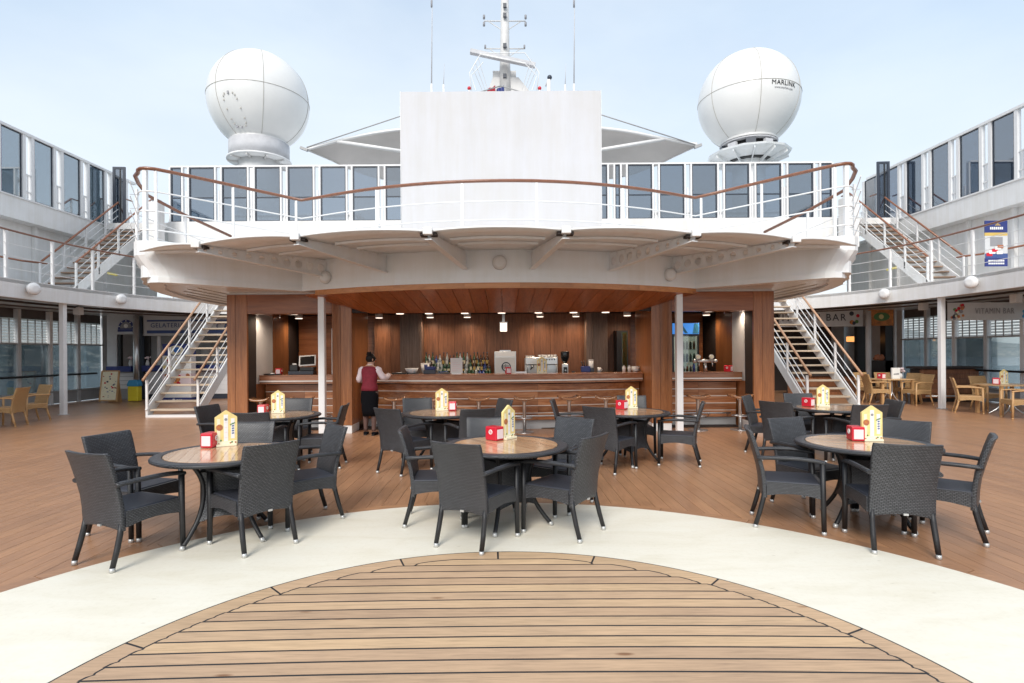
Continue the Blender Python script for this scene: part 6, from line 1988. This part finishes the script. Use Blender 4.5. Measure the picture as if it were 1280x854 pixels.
small('ice_bucket', -1.72, 12.45, 1.187, 'white ice bucket on the left part of the bar', 'bucket', [('bucket', MB().lathe([(0.07, 0), (0.10, 0.22)], 16), 'paper', 0), ('rim', MB().lathe([(0.103, 0.205), (0.103, 0.225)], 16), 'white_metal', 0)])
small('glass_bowl', -1.98, 12.2, 1.187, 'clear plastic dome tray left of the white ice bucket', 'tray', [('bowl', MB().lathe([(0.09, 0.0), (0.15, 0.12)], 16), 'wall_grey', 0), ('tray', MB().box(-0.17, 0.17, -0.12, 0.12, 0, 0.015), 'black', 0)])
small('bar_caddy', -1.56, 12.05, 1.187, 'dark blue caddy of folded cloths on the bar, left of the menu sheet', 'caddy', [
    ('bin', MB().box(-0.13, 0.13, -0.08, 0.08, 0, 0.09), 'dark_frame', 0.01), ('folded_cloth', MB().prism([(-0.10, -0.05), (0.09, -0.06), (0.12, 0.05), (-0.08, 0.06)], 0.09, 0.16), 'navy', 0.015), ('cup', MB().lathe([(0.03, 0.09), (0.04, 0.2)], 10, (-0.09, 0, 0)), 'navy', 0)])
small('bar_mat', -1.28, 12.1, 1.187, 'low dark rubber mat with tools on the bar top', 'mat', [('mat', MB().box(-0.2, 0.14, -0.10, 0.10, 0, 0.02), 'dark_frame', 0.004), ('tool', MB().tube([(-0.1, 0, 0.03), (0.1, 0.03, 0.05)], 0.012, 6), 'blue_print', 0)])
small('tip_tray', -2.22, 12.05, 1.187, 'flat black tray on the bar beside the waitress', 'tray', [('tray', MB().box(-0.16, 0.16, -0.08, 0.08, 0, 0.03), 'black', 0.006), ('bill', MB().box(-0.05, 0.05, -0.04, 0.05, 0.031, 0.036), 'paper', 0)])
small('bar_tap', 0.40, 12.3, 1.187, 'low chrome tray on the middle of the bar', 'tray', [('tray', MB().box(-0.12, 0.12, -0.06, 0.06, 0, 0.02), 'chrome', 0.004), ('rim', MB().box(-0.125, 0.125, -0.065, -0.061, 0, 0.03), 'chrome', 0)])
# cash register
e = empty('cash_register', (-4.36, 12.25, 1.187), R(6), 'dark cash register with tilted touch screen on the left counter', 'cash register')
MB().box(-0.29, 0.24, -0.12, 0.22, 0, 0.075).build('cash_drawer', M['dark_frame'], e, bevel=0.008)
MB().box(-0.06, 0.24, -0.06, 0.2, 0.078, 0.16).build('base', M['black'], e, bevel=0.01)
Mx = Matrix.Rotation(R(-24), 3, 'X') @ Matrix.Rotation(R(-4), 3, 'Y')
MB().cbox((0.10, -0.03, 0.30), (0.36, 0.03, 0.25), M=Mx).build('screen_bezel', M['wall_grey'], e, bevel=0.008)
MB().cbox(Vector((0.10, -0.03, 0.30))+Mx @ Vector((0, -0.0165, 0)), (0.30, 0.003, 0.19), M=Mx).build('screen', M['screen_black'], e)
MB().box(-0.27, -0.10, -0.08, 0.12, 0.078, 0.21).build('receipt_printer', M['black'], e, bevel=0.012)
MB().box(-0.22, -0.14, -0.03, 0.03, 0.212, 0.245).build('receipt', M['paper'], e)
small('serving_tray', -5.0+0.02, 12.12, 1.187, 'round black tray at the left end of the register counter', 'tray', [('tray', MB().lathe([(0.17, 0), (0.19, 0.025), (0.185, 0.026), (0.165, 0.004)], 24), 'black', 0), ('dish', MB().lathe([(0.03, 0.006), (0.05, 0.04)], 12), 'paper', 0)])
small('white_cup_pack', -3.62, 12.2, 1.187, 'white box at the right end of the register counter, beside the bar pier', 'box', [('box_body', MB().box(-0.08, 0.08, -0.08, 0.08, 0, 1.0), 'wall_grey', 0.01), ('door', MB().box(-0.07, 0.07, -0.085, -0.081, 0.03, 0.95), 'paper', 0)])
# drinks fridge
e = empty('drinks_fridge', (4.42, 13.75, 0.02), 0, 'upright drinks fridge with glowing blue header behind the right counter', 'fridge')
hw = 0.33
MB().box(-hw, hw, -0.25, 0.35, 0, 2.30).build('cabinet', M['dark_frame'], e, bevel=0.008)
MB().box(-hw+0.01, hw-0.01, -0.27, -0.252, 2.03, 2.29).build('header', M['fridge_header'], e)
MB().prism_xz([(-0.02, 2.05), (0.05, 2.05), (-0.10, 2.27), (-0.17, 2.27)], -0.274, -0.271).build('header_swoosh', M['sky_blue'], e)
MB().prism_xz([(0.16, 2.04), (0.31, 2.04), (0.31, 2.28), (0.20, 2.28)], -0.274, -0.271).build('header_patch', M['sky_blue'], e)
MB().box(-hw+0.05, hw-0.06, -0.256, -0.253, 0.35, 1.97).build('lit_interior', M['fridge_light'], e)
for i in range(5):
    sh = MB().box(-hw+0.05, hw-0.06, -0.272, -0.258, 0.45+0.30*i, 0.462+0.30*i).build('shelf', M['white_metal'], e)
    for j in range(6):
        x = -hw+0.10+0.085*j
        MB().lathe([(0.03, 0.464+0.30*i), (0.03, 0.60+0.30*i), (0.012, 0.66+0.30*i)], 8, (x, -0.266, 0), sy=0.2).build('shelf_bottle', M[['bottle_green', 'orange', 'bottle_clear', 'bottle_brown', 'bottle_clear', 'green_print'][(i*2+j) % 6]], sh)
MB().box(-hw+0.045, hw-0.055, -0.290, -0.284, 0.33, 1.99).build('door_glass', M['glass_clear'], e)
MB().box(hw-0.058, hw-0.02, -0.30, -0.272, 0.33, 2.0).build('door_edge', M['black'], e)
# beer tap
e = empty('beer_tap', (4.42, 12.2, 1.187), 0, 'brass and steel double beer tap on the right counter', 'beer tap')
MB().lathe([(0.04, 0), (0.03, 0.20)], 14).build('column', M['chrome'], e)
MB().tube([(-0.24, 0, 0.235), (0.22, 0, 0.235)], 0.036, 12).build('cross_tube', M['chrome'], e)
for x in (-0.24, 0.22): MB().sphere((x, 0, 0.235), 0.045, 12, 8).build('end_knob', M['chrome'], e)
for x in (-0.17, 0.12):
    g = MB().disc_y((x, -0.02, 0.325), 0.050, 0.03).build('badge', M['paper'], e)
    MB().disc_y((x, -0.0515, 0.325), 0.038, 0.003).build('badge_face', M['cream_card'], g)
    MB().tube([(x, 0, 0.26), (x, -0.01, 0.30)], 0.014, 6).build('badge_stem', M['chrome'], e)
    MB().tube([(x, -0.03, 0.22), (x, -0.09, 0.19), (x, -0.09, 0.12)], 0.012, 6).build('spout', M['chrome'], e)
small('blue_bottle', 4.22, 12.35, 1.187, 'small blue bottle beside the beer tap', 'bottle', [('bottle_body', MB().lathe([(0.03, 0), (0.03, 0.13), (0.012, 0.17), (0.012, 0.21)], 10), 'bottle_blue', 0), ('cap', MB().lathe([(0.014, 0.211), (0.014, 0.225)], 8), 'paper', 0)])
# glass fronted cabinet at the right end of the back wall
e = empty('bottle_fridge', (2.92, 13.7, 1.0), 0, 'narrow tall dark glass cabinet at the right end of the bar back wall', 'cabinet')
MB().box(-0.14, 0.13, -0.1, 0.28, 0.0, 1.15).build('cabinet', M['black'], e)
MB().box(-0.02, 0.11, -0.112, -0.102, 0.05, 1.10).build('glass_door', M['glass_clear'], e)
MB().box(-0.02, 0.11, -0.1015, -0.1005, 0.05, 1.10).build('green_interior', M['bottle_green'], e)

# ================================================================== WAITRESS
wr = empty('person', (-2.66, 11.20, 0), R(-8), 'waitress in maroon waistcoat and black skirt leaning at the bar, seen from behind', 'person')
SKV = [(0,0,0.93),(0,0.0,1.08),(0,0.02,1.22),(0,0.01,1.34),(0.005,0.03,1.41),            # 0-4 spine to neck
       (0.09,0,0.88),(0.085,0.01,0.48),(0.085,-0.02,0.09),(0.10,0.10,0.03),                # 5-8 right leg
       (-0.09,0,0.88),(-0.095,0.03,0.48),(-0.10,0.03,0.09),(-0.11,0.15,0.03),              # 9-12 left leg
       (0.155,0.02,1.325),(0.262,0.09,1.15),(0.290,0.30,1.19),(0.275,0.37,1.20),            # 13-16 right arm
       (-0.155,0.02,1.325),(-0.235,0.06,1.10),(-0.15,0.30,1.19),(-0.11,0.36,1.20)]         # 17-20 left arm
SKE = [(0,1),(1,2),(2,3),(3,4),(0,5),(5,6),(6,7),(7,8),(0,9),(9,10),(10,11),(11,12),(3,13),(13,14),(14,15),(15,16),(3,17),(17,18),(18,19),(19,20)]
SKR = [0.125,0.105,0.12,0.09,0.048,0.085,0.052,0.034,0.028,0.085,0.052,0.034,0.028,0.05,0.036,0.026,0.022,0.05,0.036,0.026,0.022]
def hand(base, fwd, side):
    """palm + four unequal bent fingers + thumb as chains"""
    b = Vector(SKV[base]); f = Vector(fwd).normalized(); sd = Vector(side).normalized(); dn = Vector((0, 0, -1))
    i0 = len(SKV)
    SKV.append(tuple(b+f*0.045)); SKR.append(0.026); SKE.append((base, i0))
    for k_, (o_, L) in enumerate(((-0.026, 0.062), (-0.009, 0.070), (0.009, 0.066), (0.026, 0.052))):
        r_ = b+f*0.060+sd*o_
        a = len(SKV); SKV.append(tuple(r_)); SKR.append(0.0095); SKE.append((i0, a))
        SKV.append(tuple(r_+f*L*0.55+dn*0.006)); SKR.append(0.008); SKE.append((a, a+1))
        SKV.append(tuple(r_+f*L*0.9+dn*0.024)); SKR.append(0.007); SKE.append((a+1, a+2))
    a = len(SKV); th = b+f*0.015+sd*(-0.036)
    SKV.append(tuple(th)); SKR.append(0.010); SKE.append((i0, a))
    SKV.append(tuple(th+f*0.035-sd*0.014)); SKR.append(0.0085); SKE.append((a, a+1))
hand(16, (0.1, 1, 0), (1, 0, 0)); hand(20, (0.3, 1, 0), (-1, 0, 0))
# head on the neck, turned to the right
h0 = len(SKV); SKV.append((0.02, 0.055, 1.50)); SKR.append(0.082); SKE.append((4, h0))
SKV.append((0.022, 0.06, 1.545)); SKR.append(0.078); SKE.append((h0, h0+1))
me = bpy.data.meshes.new('body'); me.from_pydata(SKV, SKE, []); me.update()
ob = bpy.data.objects.new('body_rig', me); col.objects.link(ob)
sk = ob.modifiers.new('skin', 'SKIN'); sk.use_smooth_shade = True
for i, v in enumerate(me.skin_vertices[0].data): v.radius = (SKR[i], SKR[i]*(0.78 if i < 4 else 1)); v.use_root = (i == 0)
sb = ob.modifiers.new('sub', 'SUBSURF'); sb.levels = 2; sb.render_levels = 2
dg = bpy.context.evaluated_depsgraph_get()
bme = bpy.data.meshes.new_from_object(ob.evaluated_get(dg)); bpy.data.objects.remove(ob)
bme.materials.clear(); bme.materials.append(M['skin'])
for p in bme.polygons: p.use_smooth = True
body = obj_from('body', bme, wr)
# face features on the turned head (faces right and forward)
fd = Vector((0.80, 0.60, 0)).normalized(); fs_ = Vector((fd.y, -fd.x, 0)); hc = Vector((0.021, 0.058, 1.515))
def hp(f, s, z): return hc+fd*f+fs_*s+Vector((0, 0, z))
MB().add([hp(0.078, 0.014, -0.012), hp(0.078, -0.014, -0.012), hp(0.102, 0, -0.010), hp(0.080, 0, 0.022)], [(0, 1, 2), (0, 2, 3), (1, 3, 2), (0, 3, 1)], True).build('nose', M['skin'], body)
for s in (-1, 1):
    MB().sphere(hp(0.074, s*0.030, 0.015), 0.010, 8, 6).build('eye', M['dark_frame'], body)
    MB().sphere(hp(0.0, s*0.082, 0.0), 0.022, 8, 6, sx=0.6, sz=1.3).build('ear', M['skin'], body)
MB().cbox(hp(0.078, 0, -0.038), (0.03, 0.03, 0.008), rz=math.atan2(fs_.y, fs_.x)).build('mouth', M['red'], body, bevel=0.003)
# hair with bun
mb = MB().sphere(hc-fd*0.018+Vector((0, 0, 0.022)), 0.096, 20, 14, sz=1.05)
hair = mb.build('hair', M['hair'], wr)
mb = MB().sphere(hc-fd*0.050+Vector((0, 0, 0.112)), 0.044, 14, 10, sz=0.95)
for i in range(8):
    a = i*0.8
    mb.tube([hc-fd*0.05+Vector((0.045*math.cos(a), 0.045*math.sin(a), 0.100)), hc-fd*0.05+Vector((0.03*math.cos(a+1.2), 0.03*math.sin(a+1.2), 0.150))], 0.012, 5)
mb.build('hair_bun', M['hair'], hair)
def loft(rows, n=20, name='x', mat=None, parent=wr):
    """rows: (cx, cy, z, rx, ry)"""
    vs = []
    for cx, cyy, z, rx, ry in rows:
        for k_ in range(n):
            a = 2*PI*k_/n
            c_, s_ = math.cos(a), math.sin(a)
            vs.append((cx+rx*math.copysign(abs(c_)**0.85, c_), cyy+ry*math.copysign(abs(s_)**0.85, s_), z))
    m = len(rows)
    fs = [(j*n+k_, j*n+(k_+1) % n, (j+1)*n+(k_+1) % n, (j+1)*n+k_) for j in range(m-1) for k_ in range(n)]
    fs += [tuple(range(n))[::-1], tuple((m-1)*n+k_ for k_ in range(n))]
    return MB().add(vs, fs, True).build(name, mat, parent)
loft([(0,0,0.895,0.168,0.125),(0,0.0,0.96,0.165,0.123),(0,0.0,1.05,0.140,0.112),(0,0.01,1.15,0.152,0.118),(0,0.018,1.25,0.172,0.122),(0,0.015,1.32,0.175,0.108),(0,0.012,1.365,0.130,0.085),(0,0.015,1.385,0.075,0.065)], 24, 'waistcoat', M['maroon'])
loft([(0,0.008,0.395,0.148,0.112),(0,0.005,0.50,0.158,0.118),(0,0,0.58,0.166,0.124),(0,0,0.72,0.176,0.134),(0,0,0.84,0.174,0.132),(0,0,0.90,0.160,0.120)], 24, 'skirt', M['skirt'])
loft([(0.003,0.022,1.375,0.066,0.060),(0.004,0.026,1.405,0.058,0.056),(0.004,0.028,1.425,0.060,0.058)], 16, 'collar', M['shirt'])
def sleeve(idx, r, nm):
    pts = [Vector(SKV[i]) for i in idx]
    p = smooth_path([tuple(q) for q in pts], 5)
    rs = [r[0]+(r[1]-r[0])*i/(len(p)-1)+0.006*math.sin(i*1.9) for i in range(len(p))]
    return MB().tube(p, rs, 14).build(nm, M['shirt'], wr)
sleeve((13, 14, 15), (0.074, 0.047), 'sleeve'); sleeve((17, 18, 19), (0.074, 0.047), 'sleeve')
for s in (-1, 1):
    MB().sphere((s*0.160, 0.02, 1.315), 0.064, 14, 10).build('sleeve_cap', M['shirt'], wr)
for idx, x in (((5, 6, 7), 0.085), ((9, 10, 11), -0.09)):
    p = smooth_path([SKV[i] for i in idx], 6)
    prof = [0.088-0.034*math.sin(min(1, i/6)*PI/2) if i < 6 else 0 for i in range(len(p))]
    rs = []
    for q in p:
        z = q[2]
        if z > 0.48: rs.append(0.056+(z-0.48)*0.09)
        else:
            t_ = (0.48-z)/0.39; rs.append(0.056*(1-t_)+0.037*t_+0.012*math.sin(min(1, t_*1.5)*PI)*(1-t_))
    MB().tube(p, rs, 14).build('stocking', M['tights'], wr)
for i, (hx, hy, tx, ty) in enumerate(((0.085, -0.045, 0.115, 0.13), (-0.10, 0.005, -0.12, 0.18))):
    vs = MB().tube(smooth_path([(hx, hy, 0.045), ((hx+tx)/2, (hy+ty)/2, 0.038), (tx, ty, 0.03)], 4), [0.040, 0.042, 0.042, 0.041, 0.040, 0.040, 0.040, 0.036, 0.026], 12, flat=0.8)
    sh = vs.build('shoe', M['skirt'], wr)
    MB().box(hx-0.028, hx+0.028, hy-0.025, hy+0.03, 0.001, 0.022).build('heel', M['black'], sh)
